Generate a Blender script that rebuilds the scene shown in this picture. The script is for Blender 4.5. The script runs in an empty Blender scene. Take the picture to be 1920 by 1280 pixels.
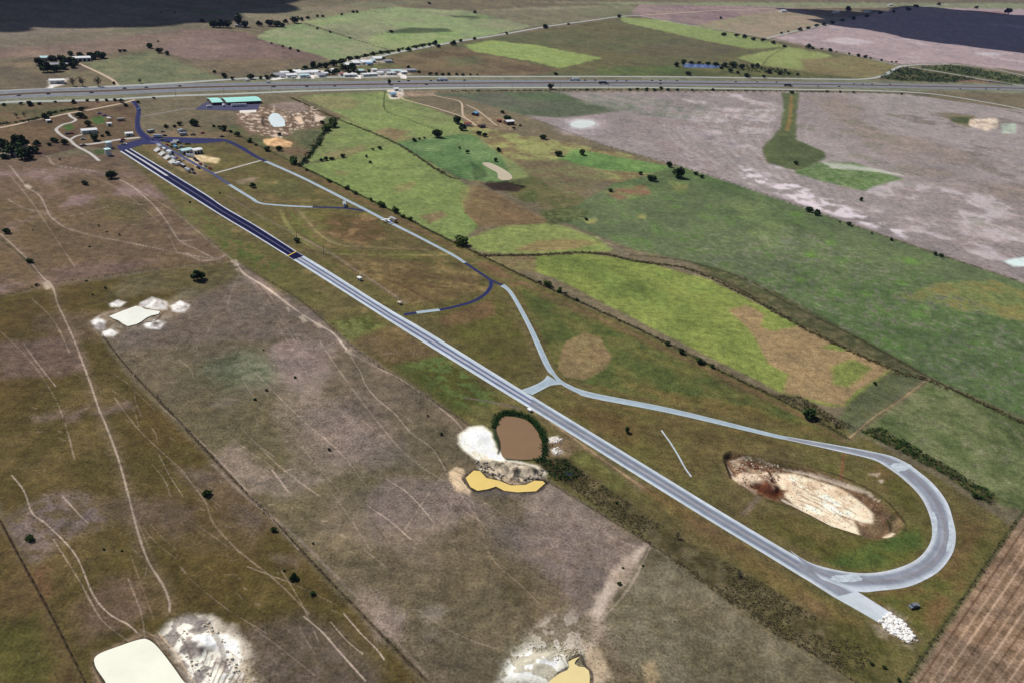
import bpy, math, random
import numpy as np
from mathutils import Matrix, Vector
random.seed(7); rng = np.random.default_rng(7)
S = bpy.context.scene; COL = S.collection
# ------------------------------------------------------------------ camera
H = 220.0; FPX = 1447.0; PIT = math.radians(28.59); ROL = math.radians(5.3)
cp, sp, cr, sr = math.cos(PIT), math.sin(PIT), math.cos(ROL), math.sin(ROL)
RV = Vector((cr, sr*sp, sr*cp)); UV_ = Vector((-sr, cr*sp, cr*cp)); FV = Vector((0, cp, -sp))
cam = bpy.data.cameras.new('camera'); camo = bpy.data.objects.new('camera', cam); COL.objects.link(camo)
cam.sensor_width = 36; cam.lens = 36*FPX/1920; cam.clip_start = 1; cam.clip_end = 200000
m = Matrix((( RV.x, UV_.x, -FV.x, 0), (RV.y, UV_.y, -FV.y, 0), (RV.z, UV_.z, -FV.z, H), (0, 0, 0, 1)))
camo.matrix_world = m
S.camera = camo
# ------------------------------------------------------------------ sun, sky, exposure
SUN_TO = Vector((-0.86, 0.50, 0)).normalized(); SUN_EL = math.radians(50)
SUND = Vector((SUN_TO.x*math.cos(SUN_EL), SUN_TO.y*math.cos(SUN_EL), math.sin(SUN_EL)))
sun = bpy.data.lights.new('sun', 'SUN'); sun.energy = 4.2; sun.angle = math.radians(0.5); sun.color = (1.0, 0.96, 0.9)
suno = bpy.data.objects.new('sun', sun); COL.objects.link(suno)
suno.rotation_euler = SUND.to_track_quat('Z', 'Y').to_euler()
W = bpy.data.worlds.new('World'); S.world = W; W.use_nodes = True
wn = W.node_tree; bg = wn.nodes['Background']; sky = wn.nodes.new('ShaderNodeTexSky'); sky.sky_type = 'NISHITA'; sky.sun_disc = False
sky.sun_elevation = SUN_EL; sky.sun_rotation = math.atan2(SUN_TO.x, SUN_TO.y); sky.altitude = 200
wn.links.new(sky.outputs[0], bg.inputs[0]); bg.inputs[1].default_value = 0.05
S.view_settings.view_transform = 'Standard'; S.view_settings.look = 'None'; S.view_settings.exposure = 0.0; S.view_settings.gamma = 1
# ------------------------------------------------------------------ helpers
def G(x, y):
    "ground point (metres) seen at a photo position"
    d = FV*FPX + RV*(x-960) - UV_*(y-640)
    k = H/max(-d.z, 1e-3*FPX)
    return (d.x*k, d.y*k)
def GP(pts): return [G(*p) for p in pts]
def ppm(x, y):
    "photo pixels per metre at a ground point"
    g = G(x, y); v = Vector((g[0], g[1], -H)); return FPX/v.dot(FV)
def lin(c):
    c = np.asarray(c, float)/255.0
    return np.where(c <= 0.04045, c/12.92, ((c+0.055)/1.055)**2.4)
KALB = 0.93
def alb(c): return np.clip(lin(c)*KALB, 0.002, 0.86)
def tag(o, label=None, cat=None, group=None, kind=None):
    if label: o['label'] = label
    if cat: o['category'] = cat
    if group: o['group'] = group
    if kind: o['kind'] = kind
    return o
def link(name, me, parent=None, mats=()):
    o = bpy.data.objects.new(name, me); COL.objects.link(o)
    if me is not None:
        for mm in mats:
            if len(me.materials) < len(mats): me.materials.append(mm)
    if parent is not None: o.parent = parent
    return o
def empty(name, loc, rz=0, sc=1.0):
    o = bpy.data.objects.new(name, None); COL.objects.link(o); o.location = loc; o.rotation_euler = (0, 0, rz)
    o.scale = (sc, sc, sc) if not hasattr(sc, '__len__') else sc
    o.empty_display_size = 0.5
    return o
def ordw(n):
    base = ['', 'first', 'second', 'third', 'fourth', 'fifth', 'sixth', 'seventh', 'eighth', 'ninth', 'tenth', 'eleventh', 'twelfth', 'thirteenth', 'fourteenth', 'fifteenth', 'sixteenth', 'seventeenth', 'eighteenth', 'nineteenth']
    if n < 20: return base[n]
    tens = {2: 'twent', 3: 'thirt', 4: 'fort', 5: 'fift', 6: 'sixt'}[n//10]
    return tens+'ieth' if n % 10 == 0 else tens+'y-'+base[n % 10]
class MB:
    "collects polygons into one mesh; every face carries a material slot"
    def __init__(s): s.v = []; s.f = []; s.m = []
    def quad(s, a, b, c, d, mi=0):
        n = len(s.v); s.v += [a, b, c, d]; s.f.append((n, n+1, n+2, n+3)); s.m.append(mi)
    def poly(s, pts, mi=0):
        n = len(s.v); s.v += list(pts); s.f.append(tuple(range(n, n+len(pts)))); s.m.append(mi)
    def box(s, c, d, mi=0, rz=0, taper=1.0, ty=None):
        ty = taper if ty is None else ty
        x, y, z = d[0]/2, d[1]/2, d[2]/2; n = len(s.v); co, si = math.cos(rz), math.sin(rz)
        for (a, b, k) in ((-1, -1, -1), (1, -1, -1), (1, 1, -1), (-1, 1, -1), (-1, -1, 1), (1, -1, 1), (1, 1, 1), (-1, 1, 1)):
            tx_, ty_ = (taper, ty) if k > 0 else (1, 1)
            px, py = a*x*tx_, b*y*ty_
            s.v.append((c[0]+px*co-py*si, c[1]+px*si+py*co, c[2]+k*z))
        for q in ((3, 2, 1, 0), (4, 5, 6, 7), (0, 1, 5, 4), (1, 2, 6, 5), (2, 3, 7, 6), (3, 0, 4, 7)):
            s.f.append(tuple(n+i for i in q)); s.m.append(mi)
    def tube(s, a, b, r0, r1, n=6, mi=0):
        a, b = Vector(a), Vector(b); d = (b-a).normalized(); t = Vector((0, 0, 1)) if abs(d.z) < .9 else Vector((1, 0, 0))
        u = d.cross(t).normalized(); w = d.cross(u); k = len(s.v)
        for p, r in ((a, r0), (b, r1)):
            for i in range(n):
                q = p+(u*math.cos(6.2832*i/n)+w*math.sin(6.2832*i/n))*r; s.v.append(tuple(q))
        for i in range(n):
            j = (i+1) % n; s.f.append((k+j, k+i, k+n+i, k+n+j)); s.m.append(mi)
        s.f.append(tuple(k+n+i for i in range(n))[::-1]); s.m.append(mi)
        s.f.append(tuple(k+i for i in range(n))); s.m.append(mi)
    def cyl_y(s, c, r, wd, n=10, mi=0): s.tube((c[0], c[1]-wd/2, c[2]), (c[0], c[1]+wd/2, c[2]), r, r, n, mi)
    def mesh(s, name, mats):
        me = bpy.data.meshes.new(name); me.from_pydata([tuple(p) for p in s.v], [], s.f)
        for mm in mats: me.materials.append(mm)
        me.polygons.foreach_set('material_index', s.m); me.update(); return me
    def build(s, name, mats, parent=None):
        if not isinstance(mats, (list, tuple)): mats = [mats]
        o = bpy.data.objects.new(name, s.mesh(name, mats)); COL.objects.link(o)
        if parent is not None: o.parent = parent
        return o
# ------------------------------------------------------------------ materials
def mat(name, col, rough=0.8, spec=0.3, var=0.0, scale=1.0, metal=0.0, bump=0.0, raw=False):
    mm = bpy.data.materials.new(name); mm.use_nodes = True; nt = mm.node_tree; b = nt.nodes['Principled BSDF']
    c = alb(col) if not raw else np.array(col)
    b.inputs['Base Color'].default_value = (*c, 1); b.inputs['Roughness'].default_value = rough
    b.inputs['Specular IOR Level'].default_value = spec; b.inputs['Metallic'].default_value = metal
    if var > 0:
        g = nt.nodes.new('ShaderNodeNewGeometry'); n = nt.nodes.new('ShaderNodeTexNoise'); n.inputs['Scale'].default_value = scale; n.inputs['Detail'].default_value = 5; n.inputs['Roughness'].default_value = 0.65
        r = nt.nodes.new('ShaderNodeMapRange'); r.inputs[1].default_value = 0.3; r.inputs[2].default_value = 0.7; r.inputs[3].default_value = 1-var; r.inputs[4].default_value = 1+var
        x = nt.nodes.new('ShaderNodeVectorMath'); x.operation = 'SCALE'; x.inputs[0].default_value = tuple(c)
        nt.links.new(g.outputs['Position'], n.inputs['Vector']); nt.links.new(n.outputs['Fac'], r.inputs[0]); nt.links.new(r.outputs[0], x.inputs['Scale']); nt.links.new(x.outputs[0], b.inputs['Base Color'])
        if bump > 0:
            bp = nt.nodes.new('ShaderNodeBump'); bp.inputs['Strength'].default_value = bump; bp.inputs['Distance'].default_value = 0.3
            nt.links.new(n.outputs['Fac'], bp.inputs['Height']); nt.links.new(bp.outputs[0], b.inputs['Normal'])
    return mm
# ------------------------------------------------------------------ noise
def vnoise(x, y, scale, seed):
    x = x/scale+seed*17.31; y = y/scale-seed*9.77
    xi = np.floor(x).astype(np.int64); yi = np.floor(y).astype(np.int64); fx = x-xi; fy = y-yi
    fx = fx*fx*(3-2*fx); fy = fy*fy*(3-2*fy)
    def h(a, b):
        n = (a*374761393+b*668265263+seed*982451653) & 0xffffffff
        n = ((n ^ (n >> 13))*1274126177) & 0xffffffff
        return ((n ^ (n >> 16)) & 0xffff)/65535.0
    return (h(xi, yi)*(1-fx)+h(xi+1, yi)*fx)*(1-fy)+(h(xi, yi+1)*(1-fx)+h(xi+1, yi+1)*fx)*fy
def fbm(x, y, scale, seed, octv=4, pers=0.55):
    t = 0; a = 1; w = 0
    for i in range(octv):
        t = t+a*vnoise(x, y, scale/2**i, seed+i*7); w += a; a *= pers
    return t/w-0.5
def smooth(t): t = np.clip(t, 0, 1); return t*t*(3-2*t)
# ------------------------------------------------------------------ ground sheet: fan of vertices round the point below the camera
ph = np.radians(np.concatenate([np.arange(-180, -57, 4.0), np.arange(-57, 57.01, 0.062), np.arange(61, 180, 4.0)]))
de = np.radians(np.concatenate([[88, 80, 72, 66], np.arange(62, 1.6, -0.062), [1.3, 1.0, .7, .45, .25, .14]]))
rr = H/np.tan(de)
NP_, NR = len(ph), len(rr)
VX = (rr[:, None]*np.sin(ph)[None, :]).ravel(); VY = (rr[:, None]*np.cos(ph)[None, :]).ravel(); VZ = np.zeros_like(VX)
NV = len(VX)
VR = np.hypot(VX, VY); SPT = VR*math.radians(.062); SPR = math.radians(.062)*(H*H+VR*VR)/H; SPC = np.sqrt(SPT*SPR)   # vertex spacing in metres
n4 = fbm(VX, VY, 4, 1, 3); n12 = fbm(VX, VY, 12, 2, 4); n40 = fbm(VX, VY, 40, 3, 4); n150 = fbm(VX, VY, 160, 4, 5)
CLR = np.empty((NV, 3)); CLR[:] = alb((114, 105, 84)); ROUGHN = np.full(NV, 1.0)
def signed(pts, mg):
    P = np.array(pts); x0, y0 = P.min(0)-mg; x1, y1 = P.max(0)+mg
    idx = np.nonzero((VX > x0) & (VX < x1) & (VY > y0) & (VY < y1))[0]
    x, y = VX[idx], VY[idx]; d2 = np.full(len(idx), 1e18); ins = np.zeros(len(idx), bool)
    for i in range(len(P)):
        a, b = P[i], P[(i+1) % len(P)]; ex, ey = b-a; L = ex*ex+ey*ey+1e-9
        t = np.clip(((x-a[0])*ex+(y-a[1])*ey)/L, 0, 1); d2 = np.minimum(d2, (x-a[0]-t*ex)**2+(y-a[1]-t*ey)**2)
        if a[1] != b[1]:
            c = ((a[1] > y) != (b[1] > y)) & (x < (b[0]-a[0])*(y-a[1])/(b[1]-a[1])+a[0]); ins ^= c
    d = np.sqrt(d2); return idx, np.where(ins, d, -d)
def mixc(idx, k, c, c2=None, ns='m', na=1.0):
    c = alb(c); base = np.broadcast_to(c, (len(idx), 3))
    if c2 is not None:
        n = {'s': n4, 'm': n12, 'l': n40, 'x': n150}[ns][idx]; t = smooth(0.5+n*2.6*na)[:, None]
        base = base*(1-t)+alb(c2)*t
    CLR[idx] = CLR[idx]*(1-k[:, None])+base*k[:, None]
def area(px, c, c2=None, ns='l', fe=4.0, no=6.0, op=1.0, na=1.0, world=False, fray=0.0):
    "a patch of ground of another colour: outline in photo positions, soft edge fe metres, edge wander no metres"
    pts = px if world else GP(px); fe = fe*1.5
    idx, d = signed(pts, fe+no+2)
    d = d+n40[idx]*no*1.2+n12[idx]*no*.9+n4[idx]*(fray+no*.5)
    k = smooth(d/np.maximum(fe, SPC[idx]*.8)+0.5)*op
    s = k > 0.002; mixc(idx[s], k[s], c, c2, ns, na)
def cat(pts, n=6, closed=False):
    P = [np.array(p, float) for p in pts]
    if len(P) < 3: return [tuple(p) for p in P]
    out = []; m_ = len(P)
    for i in range(m_ if closed else m_-1):
        if closed: a, b, c, d = P[(i-1) % m_], P[i], P[(i+1) % m_], P[(i+2) % m_]
        else: a, b, c, d = P[max(i-1, 0)], P[i], P[i+1], P[min(i+2, m_-1)]
        for k in range(n):
            t = k/n; out.append(tuple(0.5*((2*b)+(-a+c)*t+(2*a-5*b+4*c-d)*t*t+(-a+3*b-3*c+d)*t**3)))
    if not closed: out.append(tuple(P[-1]))
    return out
def linedist(pts, mg):
    P = np.array(pts); x0, y0 = P.min(0)-mg; x1, y1 = P.max(0)+mg
    idx = np.nonzero((VX > x0) & (VX < x1) & (VY > y0) & (VY < y1))[0]; x, y = VX[idx], VY[idx]; d2 = np.full(len(idx), 1e18)
    for a, b in zip(P[:-1], P[1:]):
        ex, ey = b-a; L = ex*ex+ey*ey+1e-9; t = np.clip(((x-a[0])*ex+(y-a[1])*ey)/L, 0, 1)
        d2 = np.minimum(d2, (x-a[0]-t*ex)**2+(y-a[1]-t*ey)**2)
    return idx, np.sqrt(d2)
TW = .5
def track(px, w, c, op=0.8, fe=None, no=0.5, curve=True, brk=0.0):
    "worn line on the ground w metres wide"
    pts = GP(px); pts = cat(pts, 6) if curve else pts
    w = w*TW; idx, d = linedist(pts, w+no*2+12); we = np.maximum(w, SPC[idx]*.8); fe = we*.6 if fe is None else np.maximum(fe, we*.6)
    k = smooth((we/2-d+n12[idx]*no*1.2)/fe+0.5)*np.minimum(1, op*(w/we)**.4)
    if brk: k = k*smooth(0.5+brk*(0.3+n40[idx]*1.6))
    s = k > 0.004; mixc(idx[s], k[s], c)
def spots(px, c, op=0.6, thr=0.12, ns='m', fe=20, gain=6.0):
    "ragged blotches of colour scattered inside an outline"
    idx, d = signed(GP(px), fe); n = {'s': n4, 'm': n12, 'l': n40, 'x': n150}[ns][idx]
    k = smooth(d/fe+0.3)*smooth((n-thr)*gain)*op; s = k > 0.004; mixc(idx[s], k[s], c)
def heap(px, h, fe=6.0, rough=0.6, world=False):
    idx, d = signed(px if world else GP(px), fe+2); k = smooth((d+n12[idx]*4)/fe)
    VZ[idx] += k*h*(1-rough+rough*(0.5+n12[idx]*2.2+n4[idx]*1.4))
def pit(px, h, fe=4.0):
    idx, d = signed(GP(px), fe+2); k = smooth(d/fe+0.5); VZ[idx] = VZ[idx]*(1-k)-h*k
def bank(px, w, h, closed=True):
    pts = GP(px); pts = cat(pts, 5, closed); pts = pts+[pts[0]] if closed else pts
    idx, d = linedist(pts, w+4); VZ[idx] += smooth(1-d/w)*h*(0.7+n12[idx]*1.5)
# ------------------------------------------------------------------ fields, grass and soil (colours of the ground itself)
# --- north of the highway
area([(-300,0),(430,-6),(480,45),(395,52),(270,80),(165,105),(0,112),(-300,118)], (112,105,86), (122,112,98), 'x', 12, 10)
area([(-300,104),(0,92),(150,80),(300,62),(360,54),(430,58),(490,75),(610,108),(420,135),(345,110),(290,92),(200,100),(0,115),(-300,125)], (118,100,92), (126,110,96), 'x', 12, 12)
area([(290,92),(375,56),(460,62),(610,108),(590,115),(520,130),(430,142),(370,118)], (118,100,92), (126,108,100), 'x', 4, 3)
area([(360,112),(600,110),(520,130),(430,142)], (112,104,80), (120,108,86), 'l', 20, 14, .8)
area([(200,54),(260,48),(300,50),(260,58),(210,60)], (90,98,72), None, 'l', 30, 20, .7)
area([(350,24),(420,20),(430,25),(360,28)], (104,124,76), None, 'l', 14, 8, .8)
area([(157,119),(283,97),(425,150),(222,161)], (108,114,84), (116,116,88), 'l', 4, 3)
area([(-300,125),(55,108),(160,120),(215,160),(0,170),(-300,186)], (106,96,80), (112,104,82), 'l', 5, 6)
area([(10,122),(60,112),(80,120),(30,128)], (150,130,105), None, 'l', 14, 10, .6)
area([(430,20),(730,5),(760,14),(575,40),(490,46)], (128,118,98), (118,116,90), 'x', 8, 6)
area([(480,72),(500,58),(560,42),(740,98),(640,125),(610,108)], (130,146,100), (136,140,108), 'l', 5, 4)
area([(560,40),(730,14),(870,20),(1000,50),(870,76),(742,98)], (136,138,108), (130,146,100), 'x', 4, 4)
area([(565,42),(640,30),(650,40),(600,48)], (122,150,90), None, 'l', 14, 10, .7)
area([(700,66),(770,54),(850,56),(870,70),(800,88),(740,96),(690,84)], (126,154,86), (140,150,104), 'l', 10, 8, .9)
area([(722,60),(770,52),(840,54),(850,60),(780,63),(730,63)], (70,84,56), None, 'l', 8, 5, .85)
area([(835,30),(900,28),(940,33),(880,38)], (120,146,80), (88,96,70), 'l', 10, 6, .8)
area([(842,29),(900,31),(890,34),(850,33)], (72,80,62), None, 'l', 8, 5, .8)
area([(870,20),(1180,6),(1200,28),(1040,47),(1000,50),(900,27)], (124,118,96), (116,116,90), 'x', 6, 6)
area([(640,125),(740,100),(1180,32),(1440,75),(1480,85),(1690,125),(1640,149),(1200,143),(800,143),(720,125)], (106,102,72), (96,98,70), 'x', 5, 4)
area([(730,108),(860,88),(900,98),(990,118),(1050,132),(1000,143),(800,142),(740,130)], (104,90,70), (112,100,76), 'l', 8, 10)
area([(840,108),(900,105),(910,120),(850,124)], (104,110,78), None, 'l', 20, 10, .6)
area([(870,85),(920,76),(1000,84),(1070,98),(1130,109),(1100,116),(1050,129),(1000,116),(890,97)], (140,154,86), (130,148,84), 'l', 5, 5)
area([(1160,33),(1230,36),(1330,54),(1440,78),(1480,88),(1400,92),(1300,72),(1170,42)], (136,150,88), (128,140,88), 'l', 8, 6)
area([(1160,100),(1270,70),(1400,90),(1330,110),(1200,105)], (102,96,76), (94,92,72), 'x', 12, 10, .7)
area([(1380,108),(1480,88),(1560,103),(1545,118),(1500,132),(1420,122)], (140,150,92), (128,136,84), 'l', 8, 6)
area([(1500,112),(1600,106),(1690,126),(1640,147),(1510,143)], (128,116,84), (120,116,80), 'l', 10, 8)
area([(1120,126),(1280,124),(1300,140),(1120,143)], (88,108,56), (100,104,66), 'l', 10, 8, .9)
area([(1270,122),(1330,122),(1430,128),(1500,134),(1600,146),(1280,143)], (84,92,56), (100,100,64), 'l', 10, 8, .9)
area([(1180,28),(1200,8),(1480,12),(1560,40),(1440,70),(1340,55)], (132,114,114), (140,124,118), 'x', 8, 6)
area([(1300,48),(1350,38),(1450,20),(1590,34),(1555,45),(1440,72)], (140,136,106), (146,132,114), 'x', 10, 8)
area([(1000,4),(2300,8),(2300,30),(1920,34),(1700,14),(1480,14)], (134,134,108), (126,134,100), 'x', 14, 12)
area([(1450,72),(1560,45),(1700,14),(2300,25),(2300,165),(1915,134),(1790,119),(1690,121)], (164,148,148), (154,138,138), 'x', 6, 5)
spots([(1450,72),(1560,45),(1700,30),(2100,60),(2100,150),(1915,132),(1790,118),(1690,120)], (186,174,176), .7, .1, 'x', 60)
area([(1540,76),(1590,70),(1640,80),(1590,84)], (190,180,182), None, 'l', 30, 14, .7)
area([(1832,98),(1880,100),(1870,106),(1835,104)], (188,182,184), None, 'l', 25, 14, .7)
area([(1880,22),(1800,20),(1830,24),(1890,28)], (140,106,92), None, 'l', 20, 14, .7)
area([(1650,147),(1668,132),(1700,127),(1790,142),(1850,152),(1840,157),(1700,155)], (66,76,42), (84,84,54), 'l', 5, 5)
area([(1715,128),(1790,122),(1915,144),(2300,215),(2300,230),(1915,160),(1860,150)], (70,82,46), (88,96,58), 'l', 5, 4)
area([(1800,150),(1870,153),(1860,158),(1790,157)], (126,104,86), None, 'l', 8, 6, .9)
# --- highway corridor grass
area([(-300,188),(0,170),(200,162),(360,155),(475,147),(610,144),(800,143),(1200,143),(1560,147),(1700,153),(1915,158),(2300,172),(2300,190),(1915,176),(1700,171),(1560,170),(1200,168),(735,170),(610,172),(480,177),(250,186),(0,196),(-300,212)], (122,124,102), (112,108,88), 'x', 4, 1.5)
# --- between highway and field roads, left
area([(-300,212),(0,196),(230,187),(245,192),(128,212),(0,240),(-300,300)], (98,96,66), (110,92,72), 'l', 4, 3)
area([(-300,300),(0,240),(128,214),(252,194),(262,245),(280,262),(225,283),(160,275),(60,300),(0,290),(-300,400)], (94,76,62), (104,88,66), 'l', 4, 4)
area([(130,228),(180,215),(190,225),(250,200),(255,255),(160,262)], (112,92,72), (100,88,64), 'm', 6, 6, .8)
for c_ in ([(174,220),(192,217),(196,230),(178,234)], [(118,236),(132,233),(140,241),(128,246)], [(172,284),(197,280),(200,290),(182,294)]):
    area(c_, (66,104,40), None, 'l', 3, 3, .9)
# --- airfield land left of the fence line, brown pasture
area([(-400,500),(-300,330),(60,296),(225,285),(440,490),(240,515),(0,556),(-400,620)], (116,98,82), (106,90,66), 'x', 8, 6)
spots([(-200,320),(225,285),(430,480),(0,556),(-200,560)], (136,116,112), .85, .05, 'l', 10)
spots([(-200,300),(225,285),(430,480),(0,556),(-200,560)], (92,86,52), .6, .12, 'x', 10)
area([(100,312),(180,318),(290,330),(200,332),(110,325)], (126,108,100), None, 'l', 6, 6, .6)
area([(100,530),(240,515),(300,485),(150,495),(90,505)], (118,98,90), None, 'l', 8, 8, .7)
area([(180,375),(280,375),(270,430),(200,410)], (96,90,56), None, 'l', 14, 12, .7)
# the big pasture below: olive strip on the far left, grey-brown in the middle
area([(-400,640),(0,556),(240,517),(440,492),(300,570),(190,625),(240,700),(500,962),(760,1235),(810,1300),(160,1330),(20,1000),(-200,560)], (92,78,46), (84,76,42), 'l', 5, 3)
spots([(-100,560),(240,517),(440,492),(190,625),(500,962),(760,1235),(160,1280),(20,1000)], (108,92,62), .5, .05, 'l', 8)
area([(-20,640),(140,628),(160,690),(110,705),(0,712)], (112,94,84), (100,84,76), 'm', 6, 6, .85)
area([(60,588),(170,588),(180,640),(60,620)], (106,90,74), None, 'm', 8, 8, .7)
area([(60,780),(120,770),(110,785),(70,790)], (124,106,96), None, 'm', 5, 5, .7)
area([(120,780),(165,762),(150,785),(125,792)], (124,106,98), None, 'm', 4, 5, .7)
area([(170,775),(245,750),(255,765),(190,780)], (118,102,92), None, 'm', 4, 5, .7)
area([(0,975),(60,940),(120,925),(210,945),(190,985),(120,1005),(60,1045),(15,1000)], (124,110,106), (100,88,70), 's', 6, 8, .85)
area([(200,935),(330,930),(420,960),(480,1030),(380,1035),(300,1000),(210,970)], (110,94,80), (92,80,56), 'm', 8, 8, .75)
area([(330,880),(430,880),(520,985),(470,1010),(400,940)], (112,98,88), (98,84,66), 'm', 7, 7, .8)
area([(150,1150),(200,1085),(270,1090),(280,1140),(220,1185),(160,1200)], (114,96,84), (98,82,66), 's', 7, 8, .8)
area([(20,1095),(70,1075),(85,1110),(30,1150)], (104,76,62), None, 'm', 5, 6, .7)
area([(515,1040),(560,1040),(555,1062),(520,1060)], (120,104,94), None, 's', 4, 5, .6)
area([(440,1180),(570,1150),(620,1170),(720,1270),(700,1300),(470,1300)], (108,96,88), (90,80,68), 's', 8, 8, .85)
area([(-200,760),(20,1010),(160,1280),(130,1320),(-200,1320)], (88,78,44), (100,84,56), 'l', 3, 3)
area([(-30,1180),(70,1150),(110,1250),(80,1290),(0,1290)], (84,86,40), None, 'm', 6, 6, .6)
area([(190,625),(240,600),(310,590),(440,492),(560,560),(660,650),(870,790),(1000,880),(1220,1020),(1620,1290),(1000,1320),(810,1290),(500,962),(240,700)], (114,102,88), (106,96,76), 'x', 4, 2.5)
spots([(190,625),(440,500),(870,790),(1220,1020),(1600,1290),(820,1290),(240,700)], (138,125,117), .7, .03, 'l', 9)
spots([(190,625),(440,500),(870,790),(1220,1020),(1600,1290),(820,1290),(240,700)], (96,90,64), .55, .08, 'x', 10)
area([(240,515),(440,492),(560,560),(330,545),(200,560)], (96,88,58), (102,94,70), 'l', 6, 6, .85)
area([(340,575),(470,505),(600,575),(640,640),(420,640),(220,660),(205,625)], (116,104,96), (106,94,84), 'm', 8, 8, .8)
area([(380,670),(470,650),(520,690),(500,720),(420,730),(370,700)], (96,104,78), (110,112,92), 's', 10, 10, .85)
area([(330,680),(480,735),(430,745),(340,720)], (88,86,62), None, 'm', 14, 10, .7)
area([(510,650),(590,640),(620,690),(560,715),(520,690)], (124,110,106), None, 'm', 8, 8, .6)
area([(560,780),(680,730),(740,800),(700,880),(600,860)], (116,104,98), None, 'm', 16, 12, .6)
area([(660,830),(760,820),(780,870),(700,880)], (128,116,110), None, 'm', 12, 10, .6)
area([(690,920),(730,895),(840,900),(930,960),(830,965),(770,1000),(710,1015),(690,965)], (124,112,106), (116,104,96), 's', 6, 6, .85)
area([(900,960),(1220,1020),(1130,1130),(1090,1190),(1040,1150),(1000,1070),(930,1020)], (122,110,104), (114,102,92), 's', 8, 8, .85)
area([(920,1060),(990,1055),(1045,1100),(1060,1140),(1020,1180),(940,1130)], (92,82,58), (100,90,70), 'm', 6, 6, .8)
area([(1222,1020),(1300,1080),(1620,1290),(1250,1300),(1180,1250),(1130,1170),(1150,1110)], (106,98,76), (112,106,88), 'm', 3, 3, .9)
area([(1222,1018),(1170,1080),(1130,1150),(1115,1210),(1095,1200),(1110,1130),(1160,1060),(1212,1014)], (188,172,156), (150,136,122), 'm', 2.5, 3, 1)
area([(590,950),(680,925),(650,1000),(800,1000),(900,990),(930,1060),(960,1140),(900,1200),(700,1090),(600,1010)], (102,92,68), (108,98,80), 'l', 12, 10, .6)
area([(400,870),(440,830),(470,860),(520,900),(470,920)], (136,122,112), None, 'm', 6, 6, .7)
area([(480,905),(560,880),(600,900),(530,930)], (122,112,104), None, 'm', 6, 6, .6)
area([(700,1165),(740,1160),(750,1190),(715,1200)], (132,118,110), None, 's', 6, 6, .7)
area([(780,1145),(820,1130),(840,1145),(800,1165)], (140,130,122), None, 's', 5, 5, .7)
area([(790,1185),(820,1180),(830,1200),(800,1205)], (134,124,114), None, 's', 5, 5, .6)
# --- airfield strip between left fence and right fence
area([(225,285),(262,270),(440,240),(560,305),(700,375),(840,448),(1000,528),(1250,645),(1500,762),(1640,830),(1760,895),(1860,960),(1900,990),(1700,1280),(1620,1290),(1220,1018),(1000,880),(870,788),(660,648),(560,560),(440,490)], (106,95,63), (97,93,55), 'l', 3, 2)
spots([(225,285),(262,270),(440,240),(1000,528),(1640,830),(1860,960),(1700,1280),(1220,1018),(560,560)], (114,98,68), .4, .07, 'l', 8)
spots([(260,285),(440,250),(1000,538),(1640,840),(1800,960),(1650,1200),(1250,1010),(560,560)], (90,92,48), .55, .1, 'm', 8)
area([(320,390),(370,388),(440,432),(500,480),(420,470),(340,410)], (104,110,62), (106,96,62), 's', 9, 9, .75, 3)
area([(400,450),(470,455),(540,500),(500,515),(430,480)], (84,98,42), (102,94,58), 's', 7, 8, .85, 3)
area([(480,500),(545,510),(600,560),(560,570)], (96,92,54), None, 'm', 6, 6, .8)
area([(618,602),(690,592),(715,612),(680,625),(650,640)], (84,92,42), (110,116,66), 's', 7, 7, .85, 3)
area([(660,640),(740,610),(820,660),(800,690),(740,690)], (110,94,70), (100,86,58), 'm', 5, 5, .9)
area([(740,685),(830,668),(880,700),(930,745),(900,770),(850,770),(790,730)], (90,110,50), (78,80,38), 's', 7, 7, .9, 3)
area([(740,685),(790,690),(880,770),(860,785)], (80,82,40), None, 'm', 6, 5, .7)
area([(880,760),(920,760),(925,800),(900,815)], (100,96,60), None, 'm', 3, 3, .8)
area([(495,400),(560,395),(640,395),(600,440),(660,470),(760,470),(840,478),(760,488),(640,480),(570,450)], (116,112,62), (98,86,54), 'm', 5, 5, .7)
area([(620,400),(700,410),(730,440),(680,460),(610,440)], (96,84,50), (106,82,62), 'm', 6, 6, .8)
area([(560,340),(500,335),(470,350),(520,370),(570,370)], (98,100,62), None, 'm', 6, 6, .7)
area([(780,505),(850,505),(850,525),(790,530)], (92,98,50), None, 'm', 5, 5, .7)
area([(640,480),(780,490),(900,520),(900,545),(820,570),(760,565),(640,500)], (112,92,64), (114,100,66), 'm', 6, 6, .7)
area([(830,570),(900,560),(940,560),(990,640),(1010,700),(960,720),(900,690),(820,610)], (100,92,52), (92,92,46), 'm', 5, 5, .8)
area([(820,598),(920,560),(930,590),(830,615)], (116,88,70), None, 'm', 4, 4, .6)
area([(975,540),(1040,570),(1240,660),(1480,775),(1560,810),(1450,790),(1250,750),(1100,720),(1050,700),(1000,600)], (84,96,46), (98,98,56), 'm', 4, 4, .9)
area([(1180,720),(1400,760),(1560,815),(1440,795),(1270,755)], (112,96,60), None, 'm', 6, 6, .7)
area([(1010,745),(1080,740),(1220,775),(1560,845),(1600,850),(1400,840),(1340,880),(1300,900),(1180,850)], (104,91,58), (100,94,54), 'm', 5, 5, .8)
area([(1060,765),(1150,770),(1200,800),(1180,830),(1120,800)], (100,82,52), None, 'm', 6, 6, .7)
area([(1400,960),(1480,960),(1560,1010),(1720,1010),(1740,960),(1690,900),(1750,980),(1700,1050),(1560,1062),(1500,1030)], (90,88,44), (98,88,52), 'm', 4, 4, .85)
area([(1540,1050),(1640,1020),(1720,990),(1730,1020),(1660,1060),(1580,1066)], (72,98,36), (88,96,44), 'm', 4, 4, .85)
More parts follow.
